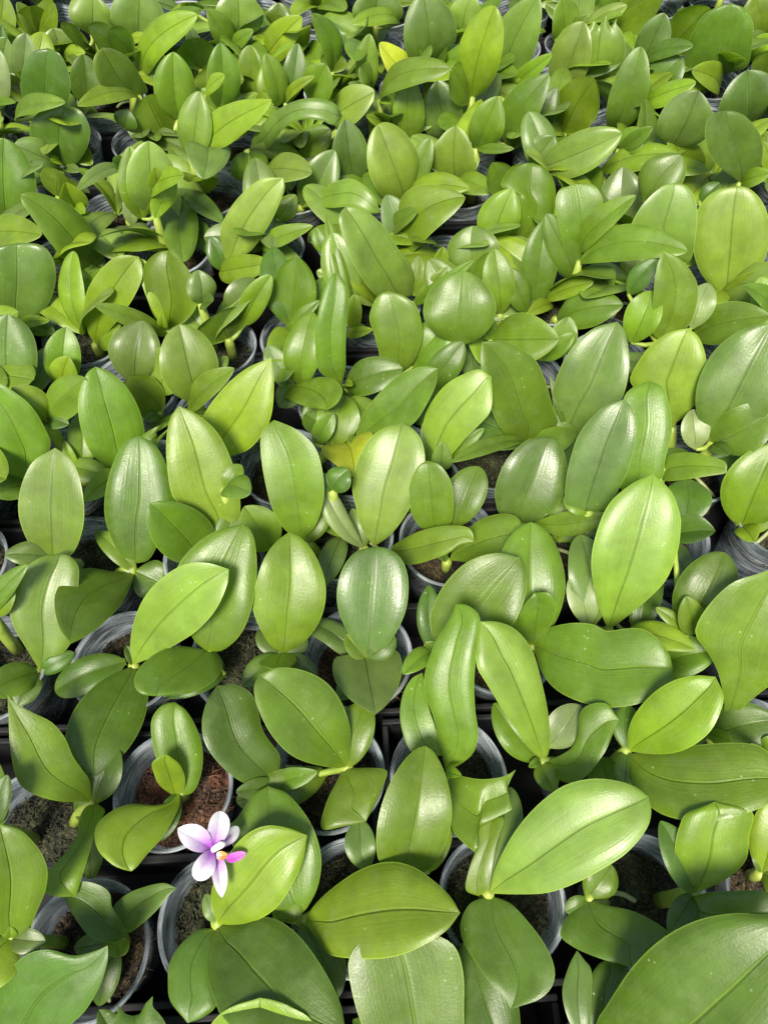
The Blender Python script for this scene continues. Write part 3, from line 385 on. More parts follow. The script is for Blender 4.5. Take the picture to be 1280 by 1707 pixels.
O('A3',1450,610,'A3',(480,1330),[(515,1139),(560,1060),(680,880),(820,750),(980,672),(1150,645),(1280,655)],[(1000,1500),(1300,1300),(1450,1000),(1500,750)],(1430,620))
O('A3',430,812,'A3',(480,1250),[(400,1139),(365,1000),(395,880)],[(485,1139),(497,920),(460,850)],(430,812))
O('A3',610,840,'A3',(520,1250),[(480,1139),(490,950),(520,880)],[(600,1200),(620,1000),(660,890),(620,860)],(560,850))
O('A3',1030,165,'A3',(960,555),[(920,510),(880,430),(865,350),(885,260),(920,200)],[(1000,540),(1100,490),(1180,410),(1195,300),(1205,190)],(1040,150))
O('A3',1380,600,'A3',(930,580),[(1000,556),(1130,546),(1280,552)],[(912,640),(930,740),(1100,760),(1300,720)],(1400,620))
O('B3',1045,610,'B3',(660,940),[(655,860),(690,770),(770,680),(860,625),(960,603)],[(760,952),(870,945),(960,905),(1030,840),(1075,740),(1078,680)],(1045,608))
O('B3',1340,1080,'B3',(660,950),[(760,945),(900,920),(1040,905),(1190,905),(1270,940)],[(665,1020),(690,1110),(760,1190),(850,1235),(990,1255),(1130,1230),(1290,1165)],(1335,1040))
O('B3',1345,120,'B3',(1050,850),[(1085,760),(1060,600),(1010,500),(955,420),(980,340),(1050,250),(1130,185),(1230,152)],[(1150,760),(1230,690),(1330,600),(1400,400),(1400,250)],(1345,110))
O('B3',768,-293,'B3',(570,400),[(535,320),(503,200),(497,51),(560,-141),(667,-245)],[(640,350),(760,250),(830,170),(877,50),(890,-45),(888,-112),(848,-216)],(768,-293))
O('B3',857,565,'B3',(235,470),[(290,400),(400,370),(500,375),(560,405),(640,395),(720,395),(790,440),(840,510)],[(270,580),(330,660),(430,715),(560,745),(700,730),(800,680),(850,620)],(855,563))
O('B3',248,230,'B3',(235,468),[(185,420),(172,350),(195,290)],[(290,420),(330,340),(333,280),(300,235)],(240,235))
O('B2',1242,78,'B2',(870,485),[(850,400),(850,320),(900,210),(980,120),(1060,75),(1150,58)],[(1000,500),(1120,460),(1210,380),(1265,260),(1272,160)],(1242,78))
O('B3',10,362,'B3',(275,975),[(215,920),(110,770),(30,640),(-15,560),(-15,450)],[(300,960),(310,880),(300,760),(270,620),(230,490),(160,400),(80,365)],(0,362))
O('B3',618,800,'B3',(300,985),[(400,930),(430,860),(440,780),(480,735),(560,728)],[(330,1050),(400,1080),(470,1050),(550,950),(590,860)],(617,800))
O('B2',605,28,'B2',(560,528),[(490,430),(440,320),(432,220),(460,120),(520,50)],[(640,480),(700,400),(740,300),(748,180),(720,90),(660,40)],(600,30))
O('B2',600,778,'B2',(557,540),[(600,500),(660,475),(710,510),(720,580),(700,660),(650,735)],[(500,515),(430,520),(412,570),(430,640),(490,710),(550,750)],(600,778))
O('B2',85,585,'B2',(475,1010),[(400,1012),(250,970),(150,880),(85,760),(62,660)],[(490,930),(488,830),(450,720),(380,630),(280,580),(170,568)],(85,600))
O('B2',400,1285,'A2',(460,5),[(560,0),(650,10),(640,70),(600,160)],[(430,60),(390,140),(360,240),(375,275),(470,258)],(560,238))
O('B2',217,-35,'B2',(192,505),[(130,460),(70,350),(58,280),(75,180),(110,80),(160,10)],[(280,460),(350,370),(380,270),(375,170),(330,60),(270,-10)],(217,-35))
O('B2',188,578,'B2',(192,502),[(240,510),(248,540),(215,570)],[(150,508),(84,545),(120,570)],(190,575))
O('B1',955,648,'B1',(1230,1080),[(1100,1085),(1000,1020),(920,920),(898,820),(920,720)],[(1245,1000),(1240,950),(1170,850),(1130,700),(1050,645)],(965,648))
O('B1',1075,-72,'B1',(920,495),[(860,440),(800,300),(780,150),(850,40),(960,-40)],[(990,490),(1070,420),(1120,300),(1142,150),(1135,20),(1110,-50)],(1075,-70))
O('B1',610,655,'B1',(920,498),[(960,500),(990,560),(950,630),(850,680),(760,690)],[(900,485),(800,473),(700,500),(620,570),(598,640),(630,685)],(705,697))
O('B1',1018,128,'B1',(592,555),[(580,470),(595,370),(640,260),(720,170),(820,110),(920,102)],[(680,520),(790,460),(880,400),(960,310),(1010,200)],(1018,130))
O('B1',425,1052,'B1',(592,560),[(650,620),(658,720),(630,830),(570,930),(500,1000)],[(520,590),(430,640),(340,740),(295,850),(300,930),(350,1000)],(425,1052))
O('B1',315,462,'B1',(602,148),[(570,230),(520,310),(450,380),(380,430)],[(500,140),(400,125),(310,150),(250,230),(245,310),(270,400)],(316,462))
O('B1',272,62,'B1',(180,585),[(130,500),(70,400),(40,300),(55,220),(110,130),(190,75)],[(240,540),(315,460),(340,350),(350,200),(350,120),(310,70)],(270,62))
O('C1',275,553,'C1',(262,1095),[(170,1060),(110,950),(92,840),(115,720),(170,620)],[(350,1090),(400,1000),(420,880),(400,720),(350,610)],(275,555))
O('C1',885,345,'C1',(1085,955),[(950,880),(860,800),(830,640),(828,500),(850,400)],[(1180,920),(1190,780),(1150,620),(1080,480),(980,390)],(890,348))
O('C1',735,825,'C1',(1000,1130),[(870,1120),(780,1050),(735,950),(730,870)],[(1070,1040),(1065,960),(1000,880),(900,830),(810,818)],(745,828))
O('B1',618,-468,'C1',(668,1131),[(600,1090),(540,970),(518,850),(540,700),(590,570),(640,510)],[(740,1110),(790,1020),(840,900),(865,810),(830,650),(770,540)],(690,495))
O('C1',475,152,'C1',(600,665),[(520,640),(440,560),(395,420),(392,300),(430,190)],[(680,600),(718,490),(690,360),(620,240),(540,175)],(475,152))
O('C1',968,55,'C1',(800,295),[(720,190),(730,120),(790,60),(870,37),(930,45)],[(850,290),(920,240),(965,160),(975,100)],(968,60))
O('C1',1350,104,'C1',(1042,612),[(1005,520),(1000,417),(1101,268),(1220,164)],[(1146,595),(1250,551),(1340,417),(1360,238)],(1346,107))
O('C1',-85,230,'C1',(140,725),[(60,690),(0,600),(-60,450),(-90,330)],[(250,560),(220,450),(150,340),(60,270),(0,235)],(-85,225))
O('C2',158,388,'C2',(290,945),[(210,900),(150,800),(110,640),(95,500),(110,430)],[(350,880),(388,760),(385,640),(350,520),(270,440),(200,405)],(158,390))
O('C2',752,402,'C2',(620,978),[(560,880),(540,800),(520,700),(540,590),(590,490),(660,430)],[(700,920),(780,810),(850,650),(858,560),(840,480),(800,430)],(750,402))
O('C2',1088,945,'C2',(690,985),[(760,940),(850,900),(960,880),(1050,885),(1080,915)],[(720,1050),(790,1060),(850,1050),(960,1010),(1020,970)],(1085,955))
O('C2',865,577,'C2',(905,900),[(840,890),(800,830),(780,740),(795,660),(830,600)],[(970,880),(990,800),(985,700),(960,640),(920,595)],(868,578))
O('C2',1170,190,'C2',(890,590),[(842,500),(850,400),(880,320),(950,230),(1030,180),(1110,155)],[(970,560),(1040,480),(1110,410),(1160,350),(1170,270)],(1165,190))
O('C2',1330,860,'C2',(970,1040),[(1000,960),(1060,890),(1140,840),(1240,825),(1300,860)],[(1080,1050),(1180,1040),(1270,990)],(1321,955))
O('C3',-50,20,'C3',(160,492),[(60,450),(0,350),(-40,200),(-55,100)],[(300,415),(280,330),(250,220),(200,110),(110,45),(40,20)],(-47,28))
O('C2',918,148,'C2',(545,495),[(540,440),(580,350),(650,260),(740,180),(840,142)],[(640,470),(740,440),(810,400),(870,310),(910,220)],(918,150))
O('C3',580,-72,'C3',(350,440),[(300,390),(278,280),(300,190),(340,100),(400,20),(480,-40)],[(400,450),(490,400),(560,340),(610,270),(635,150),(630,50),(610,-30)],(579,-66))
O('C3',610,288,'C3',(440,810),[(345,800),(340,700),(355,600),(400,460),(470,370),(540,315)],[(520,805),(580,720),(630,620),(665,490),(665,390),(645,330)],(612,295))
O('C3',735,207,'C3',(660,745),[(590,700),(570,600),(600,400),(610,290),(650,240)],[(785,660),(800,580),(830,460),(832,380),(810,280),(780,230)],(730,210))
O('C3',270,463,'C3',(125,870),[(40,830),(15,760),(20,680),(70,570),(150,490),(210,470)],[(200,865),(290,800),(340,710),(350,620),(330,530),(300,480)],(270,468))
O('C3',588,835,'C3',(195,865),[(270,835),(370,810),(480,812),(550,825)],[(240,900),(300,928),(380,925),(470,895),(540,865)],(588,835))
O('C3',910,-38,'C3',(832,415),[(740,350),(650,230),(640,190),(690,100),(750,30),(830,-20)],[(880,380),(950,300),(985,190),(990,100),(960,10)],(910,-36))
O('C3',1090,630,'C3',(795,640),[(810,560),(900,540),(1000,555),(1080,585)],[(800,672),(900,665),(1000,650),(1070,640)],(1088,632))
O('C2',402,345,'C2',(240,235),[(300,210),(370,190),(440,205),(475,250),(460,300),(430,330)],[(170,262),(220,290),(300,325)],(402,345))
O('C2',450,-297,'D2',(470,1065),[(370,1000),(350,900),(350,800),(370,700),(400,600),(430,550)],[(490,980),(490,900),(495,780),(505,650),(490,590)],(450,540))
O('C2',690,-212,'D2',(740,1005),[(660,960),(640,890),(620,820),(600,750),(620,680),(650,640)],[(800,960),(840,870),(845,800),(820,700),(760,650)],(690,625))
O('D3',1132,137,'D3',(1085,655),[(1020,610),(960,530),(928,420),(930,310),(970,220),(1040,160)],[(1160,620),(1230,540),(1280,430),(1285,310),(1250,210),(1190,150)],(1135,138))
O('D2',478,238,'D2',(740,660),[(640,650),(560,560),(500,440),(462,320),(465,265)],[(800,640),(790,530),(740,440),(660,320),(580,250),(520,232)],(488,236))
O('D1',105,183,'D1',(480,560),[(380,570),(300,490),(220,390),(150,290),(110,230)],[(520,500),(480,400),(420,310),(330,230),(220,190),(150,178)],(105,190))
O('D1',100,425,'D1',(100,828),[(-60,800),(-100,650),(-60,480)],[(180,810),(250,720),(280,600),(260,500),(200,440)],(90,430))
O('D1',692,498,'D1',(478,935),[(440,880),(415,780),(430,680),(480,590),(560,510),(630,492)],[(520,890),(590,810),(660,710),(705,610),(705,540)],(690,500))
O('D1',838,465,'D1',(835,862),[(770,800),(730,700),(712,590),(725,530),(780,480)],[(910,830),(970,760),(980,690),(960,610),(910,530)],(838,468))
O('D1',1405,108,'D2',(-55,528),[(-86,400),(-86,328),(-39,234),(36,150),(111,103)],[(0,475),(60,430),(130,330),(180,230),(208,150)],(200,100))
O('D2',652,255,'D2',(280,240),[(350,180),(430,125),(510,105),(580,140),(630,200)],[(330,235),(430,240),(520,235),(600,265)],(650,262))
O('E1',330,523,'E1',(310,830),[(230,790),(160,710),(150,620),(190,560),(260,530)],[(370,820),(430,740),(450,660),(430,590),(390,540)],(330,525))
O('E1',238,237,'E1',(220,542),[(130,520),(105,440),(115,340),(160,260)],[(330,520),(352,430),(340,350),(300,270)],(240,238))
O('E3',1110,15,'E3',(985,385),[(895,330),(900,230),(930,150),(980,70),(1050,30)],[(1090,340),(1180,310),(1205,200),(1210,110),(1170,40)],(1110,15))
O('E3',1080,510,'E3',(1150,845),[(1060,780),(1000,700),(985,610),(1000,550),(1040,520)],[(1230,800),(1255,700),(1240,620),(1180,545),(1130,518)],(1085,512))
O('D3',190,30,'D3',(110,470),[(65,400),(110,290),(120,180),(40,140),(80,60),(130,35)],[(200,440),(260,350),(290,240),(290,130),(250,60)],(190,32))
O('D3',795,440,'D3',(775,862),[(735,800),(745,680),(755,560),(770,490)],[(900,800),(945,700),(952,600),(910,520),(860,470)],(795,442))
O('D3',850,122,'D3',(850,480),[(740,380),(645,340),(680,250),(740,180),(800,135)],[(920,480),(950,300),(940,200),(900,140)],(850,124))
O('E1',505,235,'E1',(670,475),[(580,465),(500,420),(465,330),(475,270)],[(735,455),(700,380),(640,290),(570,245)],(510,236))
O('E1',1355,490,'E1',(975,725),[(960,680),(1010,600),(1080,540),(1180,500),(1280,490)],[(1100,735),(1200,670),(1280,600),(1330,540)],(1350,492))
O('E2',478,530,'E2',(45,705),[(70,620),(150,530),(250,470),(350,455),(440,480)],[(130,690),(200,600),(280,555),(380,560),(440,580)],(475,540))
# ------------------------------------------------------------------ builders
def lathe(profile, n, uvh=True, wob=0, seed=0):
    r = random.Random(seed); ph = [r.uniform(0, 6.28) for _ in range(3)]
    V, F, U = [], [], []
    for j, (rad, z) in enumerate(profile):
        for i in range(n+1):
            a = 2*math.pi*i/n
            k = 1+wob*(math.sin(2*a+ph[0])*.6+math.sin(3*a+ph[1])*.4)*max(0, z)/.088
            V.append((rad*k*math.cos(a), rad*k*math.sin(a), z)); U.append((i/n*6.0, z*12))
    for j in range(len(profile)-1):
        for i in range(n):
            a = j*(n+1)+i; F.append((a, a+1, a+n+2, a+n+1))
    return V, F, U
PR, PH = .0405, .089
POTS, MOSSES = [], {}
def pot_mesh(i):
    prof = [(.0, .002), (.029, .002), (.0295, .006)] + [(.0295+(PR-.0012-.0295)*t+.0004*math.sin(t*40), .006+(PH-.009)*t) for t in np.linspace(.05, 1, 14)]
    prof += [(PR-.0006, PH-.0025), (PR+.0012, PH-.0018), (PR+.0016, PH-.0004), (PR+.0008, PH+.0004), (PR-.0012, PH-.0004)]
    prof += [(.0285+(PR-.0022-.0285)*t, .007+(PH-.010)*t) for t in np.linspace(1, .0, 8)] + [(0, .005)]
    V, F, U = lathe(prof, 56, wob=.030 if i else .012, seed=i)
    o = mesh('pot', V, F, M_POT, uv=U); me = o.data; bpy.data.objects.remove(o); return me
def moss_mesh(i, mat):
    r = random.Random(40+i); V, F = [], []; nr, na = 12, 44; rad = .0362; z0 = PH-.021-.004*(i % 3)
    from mathutils import noise
    for j in range(nr+1):
        for k in range(na):
            a = 2*math.pi*k/na; q = rad*j/nr; x, y = q*math.cos(a), q*math.sin(a)
            h = noise.noise(Vector((x*60+i*9, y*60, 0)))*.0045+noise.noise(Vector((x*230, y*230+i*5, 1)))*.0025
            V.append((x, y, z0+h-.010*(j/nr)**4))
    for j in range(nr):
        for k in range(na):
            a, b = j*na+k, j*na+(k+1) % na; F.append((a, b, b+na, a+na))
    def strand(x, y, z, L, wd):                                     # one curled moss strand, three-sided
        yaw = r.uniform(0, 6.28); el = r.uniform(-.2, .9); turn = r.uniform(-1.6, 1.6); p = Vector((x, y, z)); n0 = len(V); ns = 4
        for s in range(ns):
            d = Vector((math.cos(yaw)*math.cos(el), math.sin(yaw)*math.cos(el), math.sin(el)))
            sd = d.cross(Vector((0, 0, 1))).normalized(); up = sd.cross(d); ww = wd*(1-.75*s/(ns-1))
            for a in (0, 2.09, 4.19): V.append(tuple(p+sd*(ww*math.cos(a))+up*(ww*math.sin(a))))
            p = p+d*(L/ns); yaw += turn/ns; el -= .35
        for s in range(ns-1):
            for a in range(3): b = n0+s*3; F.append((b+a, b+(a+1) % 3, b+3+(a+1) % 3, b+3+a))
    for _ in range(800):
        q = rad*math.sqrt(r.random())*.97; a = r.uniform(0, 6.28)
        strand(q*math.cos(a), q*math.sin(a), z0+r.uniform(-.002, .003)-.008*(q/rad)**4, r.uniform(.004, .011), r.uniform(.0004, .0010))
    o = mesh('moss', V, F, mat); me = o.data; bpy.data.objects.remove(o); return me
POTS = [pot_mesh(i) for i in range(5)]
MOSSES = [moss_mesh(i, M_MOSS[(0, 1, 0, 1, 2)[i]]) for i in range(5)]
def tube(pts, radii, n=8):
    V, F = [], []
    for i, p in enumerate(pts):
        d = (pts[min(i+1, len(pts)-1)]-pts[max(i-1, 0)]).normalized()
        s = d.cross(Vector((.3, .1, 1))).normalized(); u = s.cross(d)
        for k in range(n): a = 2*math.pi*k/n; V.append(p+s*(radii[i]*math.cos(a))+u*(radii[i]*math.sin(a)))
    for i in range(len(pts)-1):
        for k in range(n): F.append((i*n+k, i*n+(k+1) % n, (i+1)*n+(k+1) % n, (i+1)*n+k))
    F.append(tuple(range(n))[::-1]); F.append(tuple((len(pts)-1)*n+k for k in range(n)))
    return V, F
def blade(name, B, Tp, width, n0, mat, parent, origin, rnd, a=.62, b=.55, bend=.1, cup=None, roll=None, tw=0, sb=0, torn=0, wavy=0, NU=10, NV=30, und=False):
    """a leaf blade from B to Tp: arched midrib, channelled section, undulating margins"""
    ax = Tp-B; Ln = ax.length; axn = ax/Ln
    n = (n0-axn*n0.dot(axn)).normalized(); side = axn.cross(n).normalized()
    if cup is None: cup = rnd.uniform(.14, .38)
    if roll is None: roll = rnd.uniform(.10, .34)
    sg = -1 if und else 1
    ph = [rnd.uniform(0, 6.28) for _ in range(5)]; wa = rnd.uniform(.03, .075); asym = rnd.uniform(-.05, .05)
    tm = a/(a+b); pk = (tm**a)*((1-tm)**b)
    kn = [rnd.uniform(-.20, .05) for _ in range(6)]; kn[rnd.randrange(1, 5)] -= .12; jag = [float(np.interp(q, np.linspace(0, 2*NU, 6), kn)) for q in range(NU*2+1)]
    V, U, F = [], [], []
    for j in range(NV+1):
        f = j/NV; t = .5*(1-math.cos(math.pi*(f*.94+.06*f*f))) if j else 0
        t = min(t, 1)
        prof = (max(t, 1e-6)**a)*(max(1-t, 0)**b)/pk
        prof = max(prof, .20*(1-t/.2) if t < .2 else 0)
        if torn and t > .78: prof = max(prof, .5)
        if t > .995: prof = min(prof, .03) if not torn else prof
        c = B+ax*t
        arch = bend*Ln*(4*t*(1-t)*(1.15-.3*t))
        c = c+n*arch+side*(sb*Ln*4*t*(1-t))
        ang = math.radians(tw)*(t-.5)+wa*math.sin(4*t+ph[4])
        s2 = side*math.cos(ang)+n*math.sin(ang); n2 = n*math.cos(ang)-side*math.sin(ang)
        for i in range(-NU, NU+1):
            s = i/NU; hw = .5*width*prof*(1+asym*s)
            if wavy and abs(s) > .8: hw *= 1+.035*math.sin(t*46+ph[0])
            tt = Vector((0, 0, 0))
            if torn and t > .6: tt = axn*(Ln*jag[i+NU]*((t-.6)/.4)**2*1.0)
            und_ = wa*hw*math.sin(t*6.5+ph[1]+s*.8)*abs(s)**1.5*1.7+wa*.7*hw*math.sin(t*11+ph[2])*s
            h = cup*hw*(abs(s)**1.08)-roll*hw*s**4+und_*.8
            if abs(s) < .02: h -= .0003
            V.append(c+s2*(s*hw)+n2*(sg*h)+tt-origin); U.append((.5+s*.5, t))
    W = 2*NU+1
    for j in range(NV):
        for i in range(2*NU): q = j*W+i; F.append((q, q+1, q+W+1, q+W))
    return mesh(name, V, F, mat, parent, uv=U)
UP = Vector((0, 0, 1))
def resample(pts, us):
    P_ = [np.array(p, float) for p in pts]; P_ = [2*P_[0]-P_[1]]+P_+[2*P_[-1]-P_[-2]]; out = []
    for i in range(1, len(P_)-2):
        for q in np.linspace(0, 1, 10, endpoint=False):
            a, b, c, d = P_[i-1:i+3]; out.append(.5*(2*b+(c-a)*q+(2*a-5*b+4*c-d)*q*q+(3*b-a-3*c+d)*q**3))
    out.append(P_[-2]); out = np.array(out); ln = np.concatenate([[0], np.cumsum(np.linalg.norm(np.diff(out, axis=0), axis=1))]); ln /= ln[-1]
    return np.stack([np.interp(us, ln, out[:, 0]), np.interp(us, ln, out[:, 1])], 1)
def shaped_blade(B, Tp, n0, outline, mat, parent, origin, rnd, bend, und, NU=9, NV=32, cup=None, roll=None):
    """a leaf blade lying on the sloping plane through B and Tp, its margin following the outline seen in the photo"""
    tile, bp, left, right, tip = outline
    cd = (CAM-(B+Tp)/2).normalized(); ax = (Tp-B).normalized()
    n = n0.copy()
    for _ in range(8):
        if n.dot(cd) > .5: break
        n = (n+cd*.25); n = (n-ax*n.dot(ax)).normalized()
    us = np.array([.5*(1-math.cos(math.pi*(j/NV*.9+.1*(j/NV)**2))) for j in range(NV+1)])*.35+np.linspace(0, 1, NV+1)*.65
    us[-1] = 1
    Lp = resample([tpx(tile, p) for p in [bp]+left+[tip]], us); Rp = resample([tpx(tile, p) for p in [bp]+right+[tip]], us)
    def on(p):
        d = ray(p); k = (B-CAM).dot(n)/d.dot(n); return CAM+d*k
    Ln = (Tp-B).length; cup = rnd.uniform(.14, .34) if cup is None else cup; roll = rnd.uniform(.10, .28) if roll is None else roll; sg = -1 if und else 1
    ph = [rnd.uniform(0, 6.28) for _ in range(4)]; wa = rnd.uniform(.03, .07); V, U, F = [], [], []
    for j in range(NV+1):
        t = us[j]; a, b = on(Lp[j]), on(Rp[j]); hw = (b-a).length/2
        arch = bend*Ln*4*t*(1-t)*(1.2-.4*t)
        for i in range(-NU, NU+1):
            s = i/NU; p = Lp[j]*(1-s)/2+Rp[j]*(1+s)/2; q = on(p); c = (CAM-q).normalized()
            und_ = wa*hw*math.sin(t*6.5+ph[1]+s*.8)*abs(s)**1.5*1.5+wa*.6*hw*math.sin(t*11+ph[2])*s
            h = cup*hw*abs(s)**1.08-roll*hw*s**4+und_*.8
            V.append(q+c*(arch+sg*h)-origin); U.append((.5+s*.5, t))
    W = 2*NU+1
    for j in range(NV):
        for i in range(2*NU): q = j*W+i; F.append((q, q+1, q+W+1, q+W))
    return mesh('leaf', V, F, mat, parent, uv=U)
def leaf(plant, org, base, crown, tip_px, scale, w_px, c, o, rnd, outline=None):
    o = dict(o)
    if outline: tip_px = tpx(outline[0], outline[4])
    und = bool(o.get('u')) or o.get('tint') == 'u' or c == 'u'
    ex = o.get('b'); bexp = ex if isinstance(ex, float) else o.get('b2', .63+rnd.uniform(-.05, .09))
    B = base; Dp = depth(B); cmpx = Dp/FPX
    # photo-plane rise and run of the leaf, in metres
    d = ray(tip_px).normalized(); cosV = math.sqrt(max(0, 1-d.z*d.z))
    pb = project(B); run = (tip_px[0]-pb[0])*cmpx; rise = (pb[1]-tip_px[1])*cmpx
    h = (.80 if rise > 0 else .30)*rise*cosV+.010+.22*abs(run)
    h = min(h, .115)+o.get('dh', 0)*.01
    zt = B.z-RIM+h
    if zt < -.012: zt = -.012
    Tp = atz(tip_px, zt)
    mid = (B+Tp)/2; cd = (CAM-mid).normalized()
    ax = (Tp-B).normalized()
    n0 = (cd*.62+UP*.38); n0 = n0-ax*n0.dot(ax)
    if n0.length < .05: n0 = UP-ax*UP.dot(ax)
    n0.normalize()
    rr = math.radians(rnd.uniform(-13, 13)); sdv = ax.cross(n0); n0 = n0*math.cos(rr)+sdv*math.sin(rr); sdv = ax.cross(n0).normalized()
    vis = (sdv-cd*sdv.dot(cd)).length
    width = w_px*scale*depth(mid)/FPX/max(vis, .72)*1.04
    g = dict(a=o.get('a', .68+rnd.uniform(-.05, .08) if not o.get('o') else .95), b=bexp, bend=o.get('bend', rnd.uniform(.09, .18)), tw=o.get('tw', rnd.uniform(-18, 18)), sb=o.get('sb', rnd.uniform(-.05, .05)))
    if 'cup' in o: g['cup'] = o['cup']
    if und: g['bend'] = o.get('bend', .04)
    tint = o.get('tint')
    if outline:
        ob = shaped_blade(B, Tp, n0, outline, leaf_mat(o.get('k', c), tint, o.get('gl', 0)), plant, org, rnd, o.get('bend', rnd.uniform(.07, .13)), und, cup=o.get('cup'))
        if o.get('torn'): ob['label'] = 'leaf with a ragged torn end'
        return ob
    ob = blade('leaf', B, Tp, width, n0, leaf_mat(o.get('k', c), tint, o.get('gl', 0)), plant, org, rnd, torn=o.get('torn', 0), wavy=o.get('wavy', 0), und=und, NU=8 if w_px*scale > 35 else 6, NV=28 if w_px*scale > 35 else 18, **g)
    if o.get('torn'): ob['label'] = 'leaf with a ragged torn end'
    if o.get('wavy'): ob['label'] = 'leaf with a scalloped edge'
    return ob
def project(v):
    q = v-CAM; z = q.dot(FW); return (640+FPX*q.dot(RT)/z, 853.5+FPX*q.dot(DN)/z)
def tpx(tile, p): x0, y0, s = T[tile]; return (x0+p[0]*s, y0+p[1]*s)
# ------------------------------------------------------------------ setting: ground cloth and black trays
V, F = [(-30, -30, 0), (30, -30, 0), (30, 30, 0), (-30, 30, 0)], [(0, 1, 2, 3)]
g = mesh('ground', V, F, M_GROUND, smooth=False); g['kind'] = 'structure'
SL = .05; PITCHY = .092; ROW0 = .021
def row_y(k, x): return ROW0+PITCHY*k+SL*x
def boxes(L_):
    V, F = [], []
    for (x0, y0, z0, x1, y1, z1) in L_:
        n = len(V); V += [(x0,y0,z0),(x1,y0,z0),(x1,y1,z0),(x0,y1,z0),(x0,y0,z1),(x1,y0,z1),(x1,y1,z1),(x0,y1,z1)]
        F += [(n,n+3,n+2,n+1),(n+4,n+5,n+6,n+7),(n,n+1,n+5,n+4),(n+1,n+2,n+6,n+5),(n+2,n+3,n+7,n+6),(n+3,n,n+4,n+7)]
    return V, F
def tray(x, k, wid):
    t = bpy.data.objects.new('plant_tray', None); link(t); t.location = (x, row_y(k, x)+PITCHY/2, .001); t.rotation_euler.z = math.atan(SL)
    hy = PITCHY-.002; hx = wid/2; top = RIM-.020; q = .0045
    V, F = boxes([(-hx, -hy, 0, hx, hy, .004)]); mesh('tray_floor', V, F, M_TRAY, t, smooth=False)
    L_ = [(-hx, -hy, .0045, hx, -hy+q, top), (-hx, hy-q, .0045, hx, hy, top), (-hx+.0002, -.003, .0045, hx-.0002, .003, top-.004), (-hx, -hy+q+.0002, .0045, -hx+q, -.0032, top-.001), (hx-q, -hy+q+.0002, .0045, hx, -.0032, top-.001), (-hx, .0032, .0045, -hx+q, hy-q-.0002, top-.001), (hx-q, .0032, .0045, hx, hy-q-.0002, top-.001)]
    V, F = boxes(L_); o = mesh('tray_wall', V, F, M_TRAY, t, smooth=False)
    bv = o.modifiers.new('bevel', 'BEVEL'); bv.width = .0012; bv.segments = 2
    return t
# ------------------------------------------------------------------ pot grid
rows = {}
pins = []
for i, (lab, tile, cr, lv, k) in enumerate(PL):
    if 'pot' in k: p = atz(tpx(tile, k['pot']), 0); pins.append((i, p.x, p.y))
POTP = []                                   # [x, y, pinned block or None]
for k in range(-2, 15):
    ym = row_y(k, 0); d = CAMH/math.sin(PITCH)
    half = (640/FPX)*((Vector((0, max(ym, -.02), RIM))-CAM).dot(FW))+.05
    mine = sorted([(x, y, i) for i, x, y in pins if round((y-SL*x-ROW0)/PITCHY) == k])
    rr = random.Random(100+k); pts = [(-half-rr.uniform(.045, .09), None, None)]+[(x, y, i) for x, y, i in mine]+[(half+rr.uniform(.045, .09), None, None)]
    for (a, ya, ia), (b, yb, ib) in zip(pts, pts[1:]):
        n = max(1, int((b-a)/.0885)); 
        if ia is not None or True: POTP.append([a, ya if ya is not None else row_y(k, a), ia])
        st = (b-a)/n
        for q in range(1, n):
            x = a+st*q+rr.uniform(-.002, .002); y0 = row_y(k, x)+rr.uniform(-.003, .003)
            POTP.append([x, y0, None])
    POTP.append([pts[-1][0], row_y(k, pts[-1][0]), None])
for it in range(60):                         # push apart pots that would overlap
    for i in range(len(POTP)):
        for j in range(i+1, len(POTP)):
            dx, dy = POTP[j][0]-POTP[i][0], POTP[j][1]-POTP[i][1]; dd = math.hypot(dx, dy)
            if dd < .0872 and dd > 1e-6:
                pu = (.0872-dd)/2; wi, wj = (0 if POTP[i][2] is not None else 1), (0 if POTP[j][2] is not None else 1)
                if wi+wj == 0: wi = wj = 1
                s = 2/(wi+wj)
                POTP[i][0] -= dx/dd*pu*wi*s; POTP[i][1] -= dy/dd*pu*wi*s*.6; POTP[j][0] += dx/dd*pu*wj*s; POTP[j][1] += dy/dd*pu*wj*s*.6
own = {j: [] for j in range(len(POTP))}
for j, p in enumerate(POTP):
    if p[2] is not None: own[j].append(p[2])
done = {p[2] for p in POTP if p[2] is not None}
def crown_on(i, P):                          # where on the crown's sight line it comes nearest this pot's axis
    px = tpx(PL[i][1], PL[i][2]); best = None
    for z in np.linspace(-.004, .045, 26):
        v = atz(px, z); c = math.hypot(v.x-P[0], v.y-P[1])+.25*abs(z-.010)
        if best is None or c < best[0]: best = (c, v)
    return best
cand = sorted((crown_on(i, P)[0], i, j) for i in range(len(PL)) for j, P in enumerate(POTP) if i not in done and abs(atz(tpx(PL[i][1], PL[i][2]), .01).x-P[0]) < .12 and abs(atz(tpx(PL[i][1], PL[i][2]), .01).y-P[1]) < .16)
for c, i, j in cand:
    if i in done or own[j] or c > .058: continue
    own[j].append(i); done.add(i)
for c, i, j in cand:
    if i in done: continue
    own[j].append(i); done.add(i)
